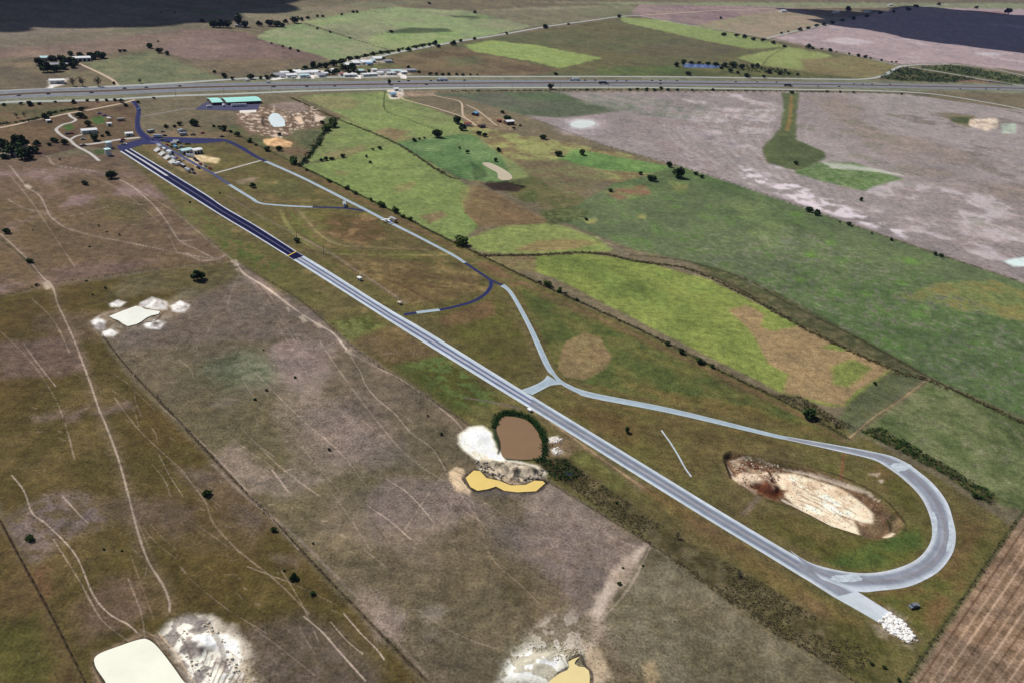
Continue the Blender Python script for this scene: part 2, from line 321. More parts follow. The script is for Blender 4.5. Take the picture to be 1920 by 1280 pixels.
area([(1640,870),(1700,900),(1735,970),(1700,960),(1640,890)], (90,90,44), (104,84,54), 'm', 4, 4, .7)
area([(1300,840),(1380,820),(1460,840),(1400,850),(1340,870)], (110,98,62), None, 'm', 6, 6, .7)
area([(1200,910),(1260,930),(1480,1080),(1620,1170),(1600,1190),(1440,1100),(1250,960)], (116,100,60), (104,84,62), 'm', 5, 5, .7)
area([(1040,850),(1100,850),(1180,900),(1150,920),(1080,890)], (110,112,62), (90,84,48), 'm', 4, 4, .8)
area([(1010,870),(1060,860),(1250,990),(1460,1110),(1640,1230),(1600,1270),(1440,1180),(1230,1020),(1100,930)], (76,70,44), (96,88,66), 's', 4, 4, .9)
area([(1640,1110),(1720,1100),(1780,1070),(1810,1000),(1860,1010),(1740,1180),(1690,1180)], (92,94,48), (108,86,58), 'm', 4, 4, .85)
area([(1790,960),(1850,985),(1830,1030),(1790,1060),(1770,1075),(1800,1000)], (108,86,60), (98,86,54), 'm', 5, 5, .75)
area([(1650,1120),(1740,1110),(1720,1180),(1690,1170)], (74,98,38), (88,88,46), 'm', 4, 4, .8)
area([(1560,1160),(1640,1180),(1680,1220),(1660,1290),(1590,1270)], (76,76,40), (90,84,50), 's', 4, 4, .8)
# bottom-right ploughed field
area([(1915,962),(2300,430),(2400,1330),(1680,1330)], (124,104,84), (134,114,96), 's', 1.5, .6)
for i in range(46):
    a0 = (1915+i*14, 962+i*11+4); a1 = (1699+i*18, 1284+i*4)
    track([a0, a1], 1.3, ((182,158,136), (88,68,52), (164,140,118))[i % 3], .75, .6, .25, False, .8)
# mown patch by the junction
area([(1045,690),(1062,640),(1095,624),(1125,632),(1145,668),(1135,692),(1095,713),(1060,706)], (132,116,82), (122,106,78), 'm', 1.5, 1.5)
# --- right of the airfield fence: light green pastures
area([(420,240),(560,185),(740,265),(640,300),(570,305),(545,302)], (100,104,70), (112,96,74), 'l', 5, 5)
area([(560,182),(620,175),(730,172),(870,228),(950,252),(1180,300),(1100,330),(880,340),(740,266),(640,215)], (126,134,86), (122,138,80), 'l', 3, 3)
area([(560,182),(640,180),(680,192),(660,205),(620,205)], (130,120,90), None, 'l', 10, 8, .7)
area([(696,248),(730,240),(770,248),(740,262)], (128,108,86), None, 'm', 5, 5, .8)
area([(730,262),(775,255),(765,268),(745,272)], (130,112,86), None, 'm', 4, 4, .7)
area([(575,305),(625,235),(640,220),(740,265),(800,255),(710,278),(620,300)], (126,134,84), (118,134,76), 'l', 3, 3)
area([(600,290),(680,272),(690,282),(620,298)], (136,120,92), None, 'm', 5, 5, .6)
area([(560,310),(640,298),(740,268),(860,335),(930,390),(870,450),(840,448),(700,378),(600,330)], (126,140,80), (116,136,72), 'l', 3, 3)
area([(630,318),(655,322),(650,330),(625,328)], (146,128,98), None, 'm', 4, 4, .5)
area([(735,350),(780,340),(770,355),(745,362)], (146,126,98), None, 'm', 5, 5, .5)
area([(785,405),(830,395),(838,405),(805,420)], (132,112,86), None, 'm', 3, 3, .85)
area([(870,380),(885,348),(905,350),(950,372),(1030,412),(1020,420),(900,425),(872,400)], (122,104,76), (116,98,72), 'm', 2, 2, .95)
area([(865,355),(890,335),(920,335),(895,350),(870,395),(862,380)], (140,128,92), None, 'm', 3, 3, .5)
area([(742,268),(860,252),(900,255),(935,285),(960,330),(950,345),(860,335)], (88,122,70), (104,130,80), 'l', 3, 3)
area([(855,228),(960,250),(1180,290),(1230,320),(1190,345),(1000,330),(940,290)], (128,112,82), (140,142,92), 'm', 6, 6)
area([(940,255),(1180,298),(1170,305),(960,265)], (142,148,92), None, 'l', 4, 4, .7)
area([(1040,302),(1080,280),(1180,298),(1270,315),(1220,325),(1140,320)], (92,128,66), (104,136,72), 'l', 5, 4)
area([(960,300),(1060,300),(1150,330),(1080,365),(1000,340)], (122,108,82), (110,110,78), 'm', 6, 6, .9)
area([(930,345),(1000,330),(1060,365),(1040,380),(980,380)], (84,96,50), (100,98,64), 'm', 5, 5, .9)
area([(905,345),(945,340),(985,350),(970,360),(925,357)], (52,38,34), None, 'm', 3, 2, .9)
area([(1000,375),(1080,365),(1130,395),(1100,410),(1030,415)], (116,106,76), (84,90,54), 'm', 6, 6, .85)
area([(870,450),(940,425),(1040,418),(1120,445),(1150,470),(1080,475),(930,475),(895,470)], (136,146,84), (122,134,74), 'l', 3, 3)
area([(960,470),(1010,452),(1060,448),(1120,455),(1080,466),(1010,472)], (134,114,84), None, 'm', 4, 4, .75)
area([(900,480),(1005,477),(1005,510),(960,505)], (132,114,84), (122,116,76), 'm', 3, 3, .85)
area([(840,455),(930,500),(1000,530),(960,535),(900,500)], (110,110,64), (112,88,66), 'm', 3, 3, .8)
# the wide green field
area([(1150,345),(1280,312),(1500,388),(1920,532),(2300,660),(2300,960),(1915,782),(1740,705),(1480,570),(1290,490),(1180,465),(1040,410)], (86,110,62), (98,110,76), 'x', 3, 2)
spots([(1050,400),(1280,320),(1920,535),(2200,700),(1915,780),(1480,570),(1180,465)], (78,112,46), .6, .08, 'm', 8)
spots([(1250,440),(1480,420),(1920,600),(2200,760),(1915,780),(1740,700),(1480,570),(1290,490)], (114,118,90), .5, .07, 's', 12)
spots([(1350,500),(1520,480),(1920,680),(2200,860),(1915,780),(1740,700),(1480,570)], (70,84,46), .55, .06, 's', 12)
for (x_, y_) in ((1520,476),(1708,492),(1500,525),(1690,530),(1625,550),(1735,575),(1725,590),(1560,455),(1495,402),(1570,552)):
    area([(x_-13,y_-3),(x_,y_-6),(x_+14,y_+2),(x_+4,y_+6),(x_-10,y_+4)], (92,130,46), None, 's', 4, 4, .65)
area([(1675,560),(1760,530),(1860,525),(1915,545),(2000,590),(1915,600),(1850,590),(1760,570)], (120,128,76), (128,118,76), 'm', 6, 6, .8)
area([(1370,385),(1440,375),(1480,440),(1440,455),(1400,420)], (112,128,80), None, 'm', 14, 10, .6)
area([(1130,360),(1210,345),(1220,365),(1160,375)], (138,104,84), (112,120,76), 'm', 4, 4, .8)
area([(1255,340),(1290,345),(1290,362),(1265,360)], (136,126,84), (100,122,66), 'm', 4, 4, .7)
area([(1095,412),(1120,410),(1115,420),(1100,420)], (140,138,88), None, 'm', 3, 2, .8)
area([(1200,402),(1215,405),(1210,410),(1195,408)], (150,146,92), None, 'm', 2, 2, .8)
# mid pasture
area([(1005,480),(1100,476),(1200,490),(1330,525),(1400,560),(1540,635),(1675,690),(1590,760),(1560,760),(1480,742),(1250,628),(1060,530),(1005,508)], (112,126,58), (124,134,66), 'l', 2.5, 2)
spots([(1005,480),(1200,490),(1400,560),(1675,690),(1590,760),(1250,628),(1005,508)], (106,128,54), .6, .08, 'm', 8)
area([(1368,582),(1400,572),(1432,590),(1422,612),(1450,622),(1500,610),(1570,640),(1540,650),(1580,660),(1600,650),(1672,690),(1640,712),(1610,730),(1580,760),(1500,742),(1470,735),(1480,700),(1440,680),(1420,640),(1405,618)], (150,128,96), (140,120,90), 's', 2.5, 2.5, .95)
area([(1560,690),(1600,675),(1635,690),(1610,705),(1590,725),(1565,720)], (110,122,60), None, 'm', 3, 3, .9)
area([(1490,595),(1510,600),(1500,612),(1480,606)], (108,126,60), None, 'm', 3, 3, .8)
area([(1290,488),(1400,520),(1480,560),(1740,700),(1720,712),(1560,640),(1400,556),(1330,515)], (78,82,52), (96,92,66), 's', 3, 3, .9)
area([(1600,745),(1640,715),(1690,690),(1740,708),(1600,815),(1570,790)], (96,104,74), (84,92,58), 's', 3, 3, .9)
area([(1450,738),(1500,742),(1600,800),(1580,800)], (74,72,50), (98,90,72), 's', 3, 3, .9)
area([(1610,810),(1745,710),(2300,950),(2300,1250),(1915,958),(1880,950),(1760,870)], (98,110,66), (112,118,82), 'm', 3, 3)
spots([(1610,810),(1745,710),(2100,870),(2100,1050),(1880,950),(1760,870)], (72,82,46), .6, .06, 's', 8)
area([(1610,808),(1650,800),(1720,840),(1830,905),(1880,935),(1860,950),(1760,885),(1680,842)], (62,58,38), (84,84,46), 's', 3, 3, .9)
# mauve field far right
area([(1030,172),(1480,172),(1700,177),(2300,262),(2300,650),(1915,528),(1500,388),(1275,312),(1130,272),(980,216),(860,182)], (154,145,141), (140,130,127), 'x', 3, 2)
spots([(1240,180),(1480,174),(1440,270),(1480,310),(1700,340),(2100,400),(2100,590),(1915,528),(1500,388),(1275,312)], (196,184,188), .85, .02, 'l', 20)
spots([(1240,180),(1700,180),(2100,260),(2100,590),(1915,528),(1500,388),(1275,312)], (120,118,106), .7, .09, 'l', 20)
spots([(1500,180),(1700,180),(2100,260),(2100,430),(1700,330)], (138,126,116), .8, .0, 'x', 40)
spots([(1500,180),(1700,180),(2100,260),(2100,430),(1700,330)], (112,110,96), .55, .1, 'l', 30)
spots([(1600,380),(1800,360),(2100,440),(2100,590),(1915,528)], (206,198,200), .6, .12, 'm', 14)
area([(760,177),(1040,172),(1100,190),(1210,196),(1180,206),(1060,222),(980,216),(860,182)], (104,98,92), (92,100,78), 'x', 6, 5)
area([(940,174),(1060,174),(1080,190),(980,186)], (84,104,70), None, 'l', 10, 8, .7)
area([(1080,176),(1200,180),(1330,200),(1290,225),(1180,215),(1110,195)], (122,126,112), (138,130,126), 'm', 14, 12, .8)
area([(1062,232),(1080,224),(1115,224),(1122,236),(1100,243),(1072,242)], (214,218,214), None, 'l', 8, 5, .85)
area([(1040,240),(1060,220),(1130,220),(1145,240),(1110,255),(1060,252)], (168,154,158), None, 'l', 14, 8, .5)
area([(1320,245),(1350,243),(1362,252),(1330,253)], (192,178,180), None, 'l', 10, 6, .7)
area([(1466,175),(1498,175),(1492,230),(1492,262),(1545,285),(1550,296),(1500,322),(1440,306),(1430,278),(1462,244),(1472,210)], (98,106,72), (88,98,60), 'm', 4, 4)
track([(1484,180),(1482,215),(1476,245)], 6, (140,112,68), .8, 6, 1.5)
area([(1500,318),(1530,305),(1600,305),(1690,335),(1640,348),(1620,358),(1540,340),(1490,325)], (94,122,64), (108,128,80), 'm', 5, 5)
area([(1540,304),(1590,310),(1640,318),(1690,330),(1640,322),(1560,318)], (186,186,176), None, 'm', 6, 5, .6)
area([(1758,212),(1790,212),(1830,218),(1820,240),(1790,232)], (122,112,80), None, 'm', 4, 4, .8)
area([(1780,219),(1820,220),(1818,234),(1785,228)], (74,88,48), None, 'm', 6, 5, .9)
area([(1820,224),(1870,222),(1872,240),(1850,245),(1815,236)], (222,208,188), (190,170,150), 's', 3, 3, .95)
area([(1876,232),(1905,232),(1905,250),(1880,250)], (172,186,170), None, 's', 3, 3, .9)
area([(1880,490),(1925,480),(1930,500),(1900,500)], (206,222,220), None, 's', 3, 3, .9)
for i in range(24):
    x_ = 1195+i*13
    track([(x_+60, 190+i*.8), (x_+40-i, 245), (x_+150-i*3, 320+i*2.2)], 2.5, (182,170,172) if i % 2 else (122,116,108), .42, 2.2, 1.5, True, 1.0)
# --- dark weedy lines along fences and drains
EDGE = (64,62,46)
for pts_, w_, c_, o_ in (
    ([(545,183),(630,222),(740,268),(830,325),(860,336)], 5, (70,62,46), .85),
    ([(860,336),(920,360),(1010,405),(1040,420),(1100,440),(1155,470),(1180,478)], 3, (128,116,98), .6),
    ([(722,172),(722,207),(760,222),(800,238),(840,248)], 2.2, (92,90,66), .7),
    ([(420,240),(545,303),(600,330),(700,378),(835,447),(900,478),(1000,527),(1130,586),(1250,643),(1350,695),(1480,757),(1590,822)], 4, (62,64,40), .85),
    ([(425,250),(545,312),(700,388),(835,457),(1000,540),(1250,655),(1480,768),(1585,828)], 3.5, (120,90,76), .55),
    ([(626,228),(605,255),(575,300),(560,310)], 5, (46,56,28), .9),
    ([(565,306),(620,299),(700,278),(760,264),(830,250)], 2.4, (84,88,52), .8),
    ([(900,479),(1000,479),(1080,474),(1140,478),(1190,490),(1280,502),(1340,520),(1420,560)], 4, (58,52,38), .85),
    ([(1180,478),(1290,490),(1400,525),(1480,570),(1620,640),(1740,706),(1840,755),(1920,795),(2000,830)], 4, (58,52,36), .75),
    ([(1400,555),(1540,632),(1680,695),(1740,715)], 2.2, (52,46,34), .8),
    ([(980,215),(1130,271),(1280,313),(1500,387),(1700,458),(1920,530),(2100,592)], 2.2, (70,80,48), .85),
    ([(190,625),(240,690),(350,805),(420,880),(500,962),(620,1090),(760,1235),(800,1275)], 2.4, (76,66,50), .85),
    ([(0,975),(40,1050),(100,1160),(165,1290)], 1.6, (60,48,36), .9),
    ([(440,492),(560,562),(660,650),(760,720),(870,790),(1000,885),(1220,1020),(1400,1140),(1620,1290)], 1.6, (74,66,50), .8),
    ([(-100,575),(0,556),(65,538)], 1.8, (52,56,30), .9),
    ([(65,538),(100,532),(240,513),(330,500),(440,490)], 1.4, (112,110,84), .6),
    ([(0,448),(40,480),(80,520)], 3, (64,64,40), .8),
    ([(160,282),(230,330),(330,405),(440,490)], 1.2, (96,84,62), .6),
    ([(1690,1290),(1915,965),(2000,850)], 3.5, (66,72,38), .8),
    ([(1590,845),(1600,815),(1740,712)], 3, (86,84,48), .6),
    ([(540,432),(620,475),(680,515),(760,568)], 5, (140,126,110), .6),
    ([(425,365),(480,400),(540,432)], 4, (136,122,106), .5),
    ([(1250,326),(1210,335),(1190,330),(1165,322)], 2, (96,84,50), .8),
    ([(1262,330),(1225,340)], 2.5, (56,60,36), .8),
    ([(360,110),(440,140)], 4, (70,72,54), .8), ([(290,94),(370,118),(430,145)], 5, (80,84,60), .7),
    ([(222,161),(425,151)], 4, (78,80,60), .7),
    ([(565,42),(740,98)], 5, (66,72,50), .85),
    ([(565,40),(640,30),(740,16)], 5, (92,92,70), .6),
    ([(870,32),(940,36),(1040,50)], 5, (90,86,70), .7),
    ([(1475,88),(1445,105),(1430,122)], 4, (86,84,62), .8),
    ([(1120,445),(1180,478)], 4, (150,138,118), .6),
    ([(0,198),(235,189)], 5, (60,64,44), .6), ([(545,182),(735,174),(760,176)], 4, (84,92,60), .6),
    ([(760,176),(1000,173),(1450,174),(1700,178),(1915,212)], 4, (78,84,60), .7),
    ([(800,143.5),(900,143),(1000,143),(1300,144),(1560,147)], 5, (96,88,66), .7)):
    track(pts_, w_, c_, o_, None, .5, True)
# --- dirt and cattle tracks
PALE = (172,156,142)
for pts_, w_, c_, o_ in (
    ([(18,310),(50,350),(75,368),(92,402),(105,415),(130,430),(180,443),(225,452),(290,465),(350,477),(400,485)], 1.8, PALE, .7),
    ([(92,402),(45,390),(15,374)], 1.4, PALE, .5), ([(15,420),(60,408),(95,400)], 2.5, (132,116,104), .5),
    ([(80,292),(92,296),(95,304),(110,311),(150,317),(195,326),(240,345),(285,382),(310,412),(325,435),(337,452),(365,466),(400,484)], 1.7, PALE, .75),
    ([(337,452),(390,448)], 1.3, PALE, .5), ([(350,475),(375,488),(405,486),(425,477)], 2.0, (160,146,134), .7),
    ([(280,430),(330,410),(350,420),(390,448)], 1.2, (132,116,106), .4),
    ([(0,438),(30,465),(55,490),(80,520),(98,537),(108,570),(120,595),(140,640),(155,680),(170,720),(185,765),(200,800),(222,860),(240,925),(250,965),(264,1015),(280,1055),(305,1095),(317,1125),(318,1145)], 1.5, PALE, .7),
    ([(445,497),(460,515),(500,540),(560,585),(600,610),(625,625),(650,655),(700,685),(750,710),(800,745),(850,785),(870,808)], 1.6, (160,144,130), .8),
    ([(655,660),(665,680),(675,695),(685,720),(705,745),(740,775),(770,810),(810,840),(835,880)], 1.2, PALE, .65),
    ([(465,515),(500,575),(540,640),(565,680),(580,712)], 1.0, (140,126,116), .6),
    ([(480,525),(510,560),(545,620)], 1.0, (136,122,112), .5), ([(440,520),(420,560),(380,600),(370,640),(372,680)], 1.0, (132,120,110), .45),
    ([(22,890),(45,920),(60,960),(85,980),(128,1022),(150,1055),(175,1115),(205,1150),(240,1170),(262,1190)], 1.0, PALE, .75),
    ([(118,930),(145,960),(165,980)], 1.0, PALE, .6),
    ([(215,745),(240,780),(270,815),(340,880),(355,900),(385,940),(400,980),(440,1025),(470,1050),(520,1090),(580,1150)], 1.0, (138,122,106), .65),
    ([(45,645),(70,680),(105,725)], 1.0, PALE, .6), ([(260,935),(285,985),(330,1030)], .8, (128,112,96), .5), ([(245,1040),(270,1110),(288,1160)], .7, (130,112,92), .5),
    ([(400,870),(455,925),(500,960),(560,1010),(640,1090),(700,1150),(760,1220),(800,1265)], 2.2, (140,126,116), .45),
    ([(725,898),(760,920),(790,950),(810,975)], 1.1, PALE, .75), ([(690,948),(730,975),(770,1010)], 1.0, PALE, .65),
    ([(510,880),(540,920)], 1.2, PALE, .6), ([(885,935),(893,965),(905,1000),(925,1050),(975,1095),(1010,1130)], .9, (140,124,106), .65),
    ([(570,1155),(605,1185),(640,1225),(685,1275)], 1.3, PALE, .75), ([(645,1150),(675,1185),(705,1215),(720,1235)], 1.0, PALE, .7), ([(620,1165),(650,1200),(680,1225)], .9, PALE, .6),
    ([(560,1175),(590,1225)], .8, (132,118,104), .5), ([(480,1180),(540,1225),(590,1265)], 1.0, (136,122,110), .5), ([(715,1150),(760,1200),(790,1225)], .8, (128,116,100), .5),
    ([(1340,840),(1380,870),(1330,900)], .6, (120,104,84), .3),
    ([(905,955),(960,990)], .9, (134,120,112), .5), ([(800,1210),(860,1270)], .7, (120,108,90), .4),
    ([(1590,822),(1605,810),(1640,780),(1680,755),(1740,710)], 1.6, (156,136,104), .8), ([(1583,850),(1580,870),(1576,905)], 3.0, (118,88,62), .8),
    ([(525,395),(545,430),(580,460),(620,475),(700,478),(840,478)], 6.0, (140,136,88), .6), ([(560,395),(600,440),(640,460),(700,464),(800,468)], 4.0, (142,130,88), .6), ([(545,398),(575,440),(610,462)], 3.0, (96,112,52), .6), ([(600,470),(700,472),(850,474)], 2.5, (112,124,60), .6), ([(640,490),(740,500),(820,520),(880,535)], 4, (138,116,84), .5), ([(660,500),(740,530),(800,560)], 4, (86,64,44), .5), ([(720,510),(790,535),(850,540)], 3, (92,68,48), .5), ([(500,400),(530,420),(560,445)], 1.5, (100,92,58), .5),
    ([(880,555),(840,580),(780,595)], 1.2, (130,112,92), .4), ([(915,545),(960,600),(1000,650),(1030,690)], 1.2, (120,98,70), .5), ([(975,560),(1010,630),(1050,700)], 1.4, (92,72,48), .5), ([(990,560),(1025,625),(1060,690)], 1.0, (96,76,48), .5),
    ([(1060,735),(1180,765),(1300,790),(1440,822)], 2.2, (120,90,60), .5), ([(1100,720),(1200,745),(1400,785)], 1.8, (124,100,64), .5),
    ([(1095,840),(1230,930),(1400,1040),(1500,1105)], 2, (122,96,66), .5), ([(1005,770),(1060,810),(1200,910)], 2.5, (176,148,120), .4),
    ([(520,300),(660,365),(740,405),(860,470)], 2.2, (124,88,72), .6),
    ([(1270,845),(1300,895)], .3, (110,90,70), .3)):
    if w_ >= 1.4 and c_[0] > 140: track(pts_, 11, (140,122,110), .22, 6, 3, True, 1.5)
    track(pts_, w_*1.05, c_, min(1, o_*1.35), None, .3, True, .6)
for (x_, y_, r_) in ((88,535,9),(441,493,9),(598,610,8),(568,598,9),(655,660,8),(540,580,7),(52,350,7),(445,506,4)):
    area([(x_-r_,y_-r_*.4),(x_+r_*.3,y_-r_*.8),(x_+r_,y_+r_*.5),(x_,y_+r_*.8)], (176,162,144), None, 's', 1.5, 1.5, .85)
# --- chalky ground round the ponds and diggings
CH = (226,222,214)
area([(160,605),(200,585),(260,572),(320,568),(355,570),(350,585),(310,600),(300,618),(250,620),(205,632),(175,622)], (150,138,122), (120,104,86), 's', 3, 3, .9)
for c_ in ([(204,570),(220,562),(236,567),(225,576),(208,576)], [(262,568),(285,556),(312,566),(312,580),(290,580),(262,575)], [(320,574),(338,564),(356,572),(345,586),(325,585)], [(170,602),(185,594),(198,604),(195,618),(180,618)], [(190,622),(208,616),(222,622),(212,632),(195,630)], [(268,608),(290,598),(310,604),(300,618),(272,616)]):
    area(c_, (236,232,226), (160,154,150), 's', 1.5, 1.2, .95); heap(c_, 1.4, 5, .7)
area([(860,815),(880,800),(905,798),(925,815),(930,840),(960,862),(1010,875),(1025,885),(1005,905),(950,895),(900,880),(895,862),(870,845),(858,832)], (252,248,236), (244,236,218), 's', 2, 1.5)
area([(885,862),(960,866),(1015,878),(1022,895),(990,908),(940,905),(905,885)], (176,160,136), (92,82,66), 's', 2, 2, .85, 2.0)
heap([(895,858),(960,864),(1018,880),(1015,898),(960,902),(915,885)], 3.5, 7, .8)
heap([(866,815),(885,803),(912,805),(925,830),(900,850),(872,840)], 1.2, 9, .4)
area([(842,885),(855,875),(868,878),(872,895),(885,915),(880,925),(855,918),(845,900)], (212,190,158), (180,160,134), 's', 1.5, 1.5, .95)
area([(885,915),(925,912),(960,920),(1000,918),(990,930),(940,935),(890,930)], (116,104,90), (90,84,76), 's', 1.5, 1.5, .8)
area([(925,778),(960,768),(1000,780),(1025,810),(1026,850),(1010,862),(950,862),(925,820)], (34,52,22), (46,64,26), 's', 2, 1.5)
for c_ in ([(1026,822),(1045,818),(1052,826),(1030,832)], [(1032,842),(1050,838),(1056,848),(1040,852)]):
    area(c_, (250,242,230), (160,140,120), 's', 2.0, 2.0, .95, 5); heap(c_, 1.2, 3, .6)
area([(1020,830),(1060,815),(1085,840),(1060,860),(1030,856)], (136,114,96), (120,100,78), 's', 3, 3, .6)
area([(1010,862),(1060,858),(1090,890),(1060,905),(1020,880)], (44,42,24), (70,60,40), 's', 3, 3, .9)
area([(985,752),(1005,760),(1020,775),(1000,772)], (176,150,124), None, 's', 1.5, 1.5, .8)
track([(870,745),(920,753),(975,765)], 2.6, (112,100,98), .8)
# bottom-left diggings
area([(170,1250),(175,1225),(265,1185),(300,1195),(370,1285),(180,1310)], (138,120,100), (112,96,76), 's', 2, 2, .9)
area([(298,1190),(315,1165),(350,1150),(395,1152),(425,1170),(455,1195),(470,1290),(360,1300),(335,1245)], (236,228,214), (166,156,148), 's', 3, 3, 1, 5)
area([(390,1160),(430,1170),(465,1230),(490,1290),(430,1300)], (146,132,106), (210,200,184), 's', 5, 5, .8, 7)
heap([(302,1195),(330,1165),(390,1158),(420,1200),(450,1290),(365,1295)], 2.2, 9, .95)
track([(300,1190),(330,1225),(360,1275)], 1.3, (206,178,146), .8); track([(385,1160),(405,1200),(425,1250)], 1.2, (196,168,140), .7)
area([(925,1290),(935,1245),(965,1215),(1005,1195),(1060,1190),(1100,1215),(1120,1260),(1150,1290)], (190,186,168), (128,120,98), 's', 7, 7, .9, 8)
area([(935,1280),(950,1240),(990,1215),(1050,1215),(1060,1245),(1030,1280)], (250,248,240), (196,190,172), 's', 5, 5, .9, 6)
area([(1010,1180),(1060,1150),(1110,1160),(1100,1200),(1060,1200)], (136,124,112), (106,98,80), 's', 4, 4, .7)
area([(1095,1205),(1120,1215),(1150,1270),(1110,1290),(1100,1240)], (186,166,140), (164,148,126), 's', 2, 2, .9)
area([(1205,1245),(1225,1240),(1238,1275),(1215,1290)], (160,142,112), None, 's', 2, 2, .7)
heap([(935,1285),(955,1240),(1000,1215),(1050,1215),(1045,1250),(1010,1290)], 1.2, 8, .9)
# sand pit inside the loop
SP = [(1357,856),(1372,848),(1430,862),(1520,880),(1590,905),(1640,930),(1680,965),(1690,985),(1675,1003),(1640,1008),(1560,985),(1480,945),(1410,925),(1370,895)]
area(SP, (104,82,60), (120,96,74), 's', 2, 1.5); pit(SP, 2.2, 3); bank(SP, 3.0, 1.0)
area([(1366,860),(1385,853),(1440,868),(1470,875),(1465,900),(1480,925),(1410,915),(1378,890)], (176,152,128), (120,84,60), 's', 2, 2, .9, 1.5)
area([(1450,880),(1490,880),(1570,905),(1610,928),(1640,955),(1640,975),(1605,968),(1618,1000),(1580,990),(1500,945),(1475,925)], (232,218,192), (212,190,162), 's', 2, 2, 1)
area([(1420,895),(1448,895),(1470,920),(1455,930),(1420,915)], (128,70,38), (104,60,36), 's', 1.5, 1.5, .9)
area([(1605,968),(1640,975),(1645,955),(1665,985),(1640,1004),(1618,998)], (118,100,78), (104,86,66), 's', 1.5, 1.5, .9)
area([(1655,948),(1680,965),(1690,985),(1675,1000),(1668,980)], (66,68,40), (96,84,66), 's', 1.5, 1.5, .8)
area([(1658,1000),(1675,992),(1680,997),(1664,1006)], (206,192,168), None, 's', 1, 1, .9)
heap([(1368,862),(1440,872),(1460,905),(1400,905)], 1.6, 3, .9); heap([(1425,895),(1465,905),(1460,925),(1430,915)], 2.2, 3, .6)
area([(1385,962),(1420,925),(1432,930),(1400,968)], (140,122,104), (120,106,88), 's', 1.5, 1.5, .8)
area([(1630,888),(1650,886),(1645,893)], (186,170,150), None, 's', 1.5, 1, .8); area([(1646,900),(1656,899),(1652,905)], (196,180,164), None, 's', 1, 1, .8)
# diggings round the turquoise pond
area([(440,212),(480,200),(560,190),(600,205),(610,235),(570,250),(520,258),(470,250),(440,235)], (140,118,100), (112,92,76), 'm', 4, 4, .85)
spots([(440,212),(480,200),(560,190),(600,205),(600,235),(520,262),(470,250)], (208,190,172), .85, .06, 's', 4)
area([(500,195),(560,190),(580,205),(560,212),(520,205)], (160,142,134), (120,106,96), 's', 3, 3, .8)
area([(550,220),(565,220),(570,232),(560,233)], (222,196,170), None, 's', 2, 2, .9); area([(590,216),(612,220),(602,230),(590,228)], (206,188,170), None, 's', 2, 2, .9)
area([(450,208),(480,206),(480,211),(450,212)], (222,212,196), None, 's', 1.5, .6, .95)
area([(490,262),(520,258),(548,268),(545,276),(500,275)], (224,186,140), (190,150,110), 's', 2, 2.5, .95); heap([(490,262),(520,258),(548,268),(545,276),(500,275)], 1.6, 5, .7)
bank([(492,222),(505,211),(530,213),(545,228),(540,240),(505,240)], 9, 1.6)
area([(545,245),(600,240),(610,255),(575,275),(550,262)], (86,98,64), (104,104,74), 'm', 5, 5, .8)
# pit lane spectator ground
area([(355,290),(380,292),(412,298),(405,306),(370,302)], (222,206,170), (190,168,130), 's', 3, 3, .9)
area([(340,296),(360,288),(368,300),(385,312),(372,314),(352,304)], (206,190,160), None, 's', 3, 3, .7)
area([(288,276),(320,282),(400,330),(392,338),(330,318),(288,290)], (128,108,80), (140,124,96), 'm', 4, 3, .7)
area([(262,270),(300,268),(345,300),(320,312)], (124,104,78), (112,96,68), 'm', 4, 3, .5)
area([(440,340),(480,332),(478,340),(450,346)], (146,128,112), None, 's', 4, 4, .7)
area([(330,232),(420,235),(440,255),(380,262),(320,258)], (108,104,74), (120,104,80), 'm', 6, 5, .7)
area([(280,250),(430,246),(420,262),(290,262)], (140,122,96), (120,102,80), 's', 4, 3, .7)
# small farm yards by the highway
area([(726,168),(755,168),(760,178),(748,186),(730,186)], (222,212,200), (186,172,154), 's', 3, 2, .9)
area([(755,172),(815,170),(820,180),(760,182)], (176,150,130), (130,118,98), 's', 5, 5, .8)
area([(870,215),(950,222),(975,235),(960,245),(880,240)], (132,112,86), (148,132,104), 's', 6, 6, .7)
area([(510,140),(608,132),(607,145),(510,147)], (226,222,216), (196,186,174), 's', 6, 3, .85)
area([(636,136),(760,130),(768,140),(720,146),(640,146)], (224,216,208), (170,156,140), 's', 6, 3, .8)
area([(645,112),(715,104),(722,118),(650,128)], (206,196,186), (130,112,92), 's', 6, 4, .7)
area([(600,130),(660,125),(720,120),(760,122),(700,130)], (110,104,72), (104,120,60), 'm', 8, 4, .7)
area([(90,152),(125,148),(120,158),(100,164),(86,172),(92,160)], (226,220,214), None, 's', 5, 3, .85)
# pale shoulders of the dirt roads' verges are part of the roads below

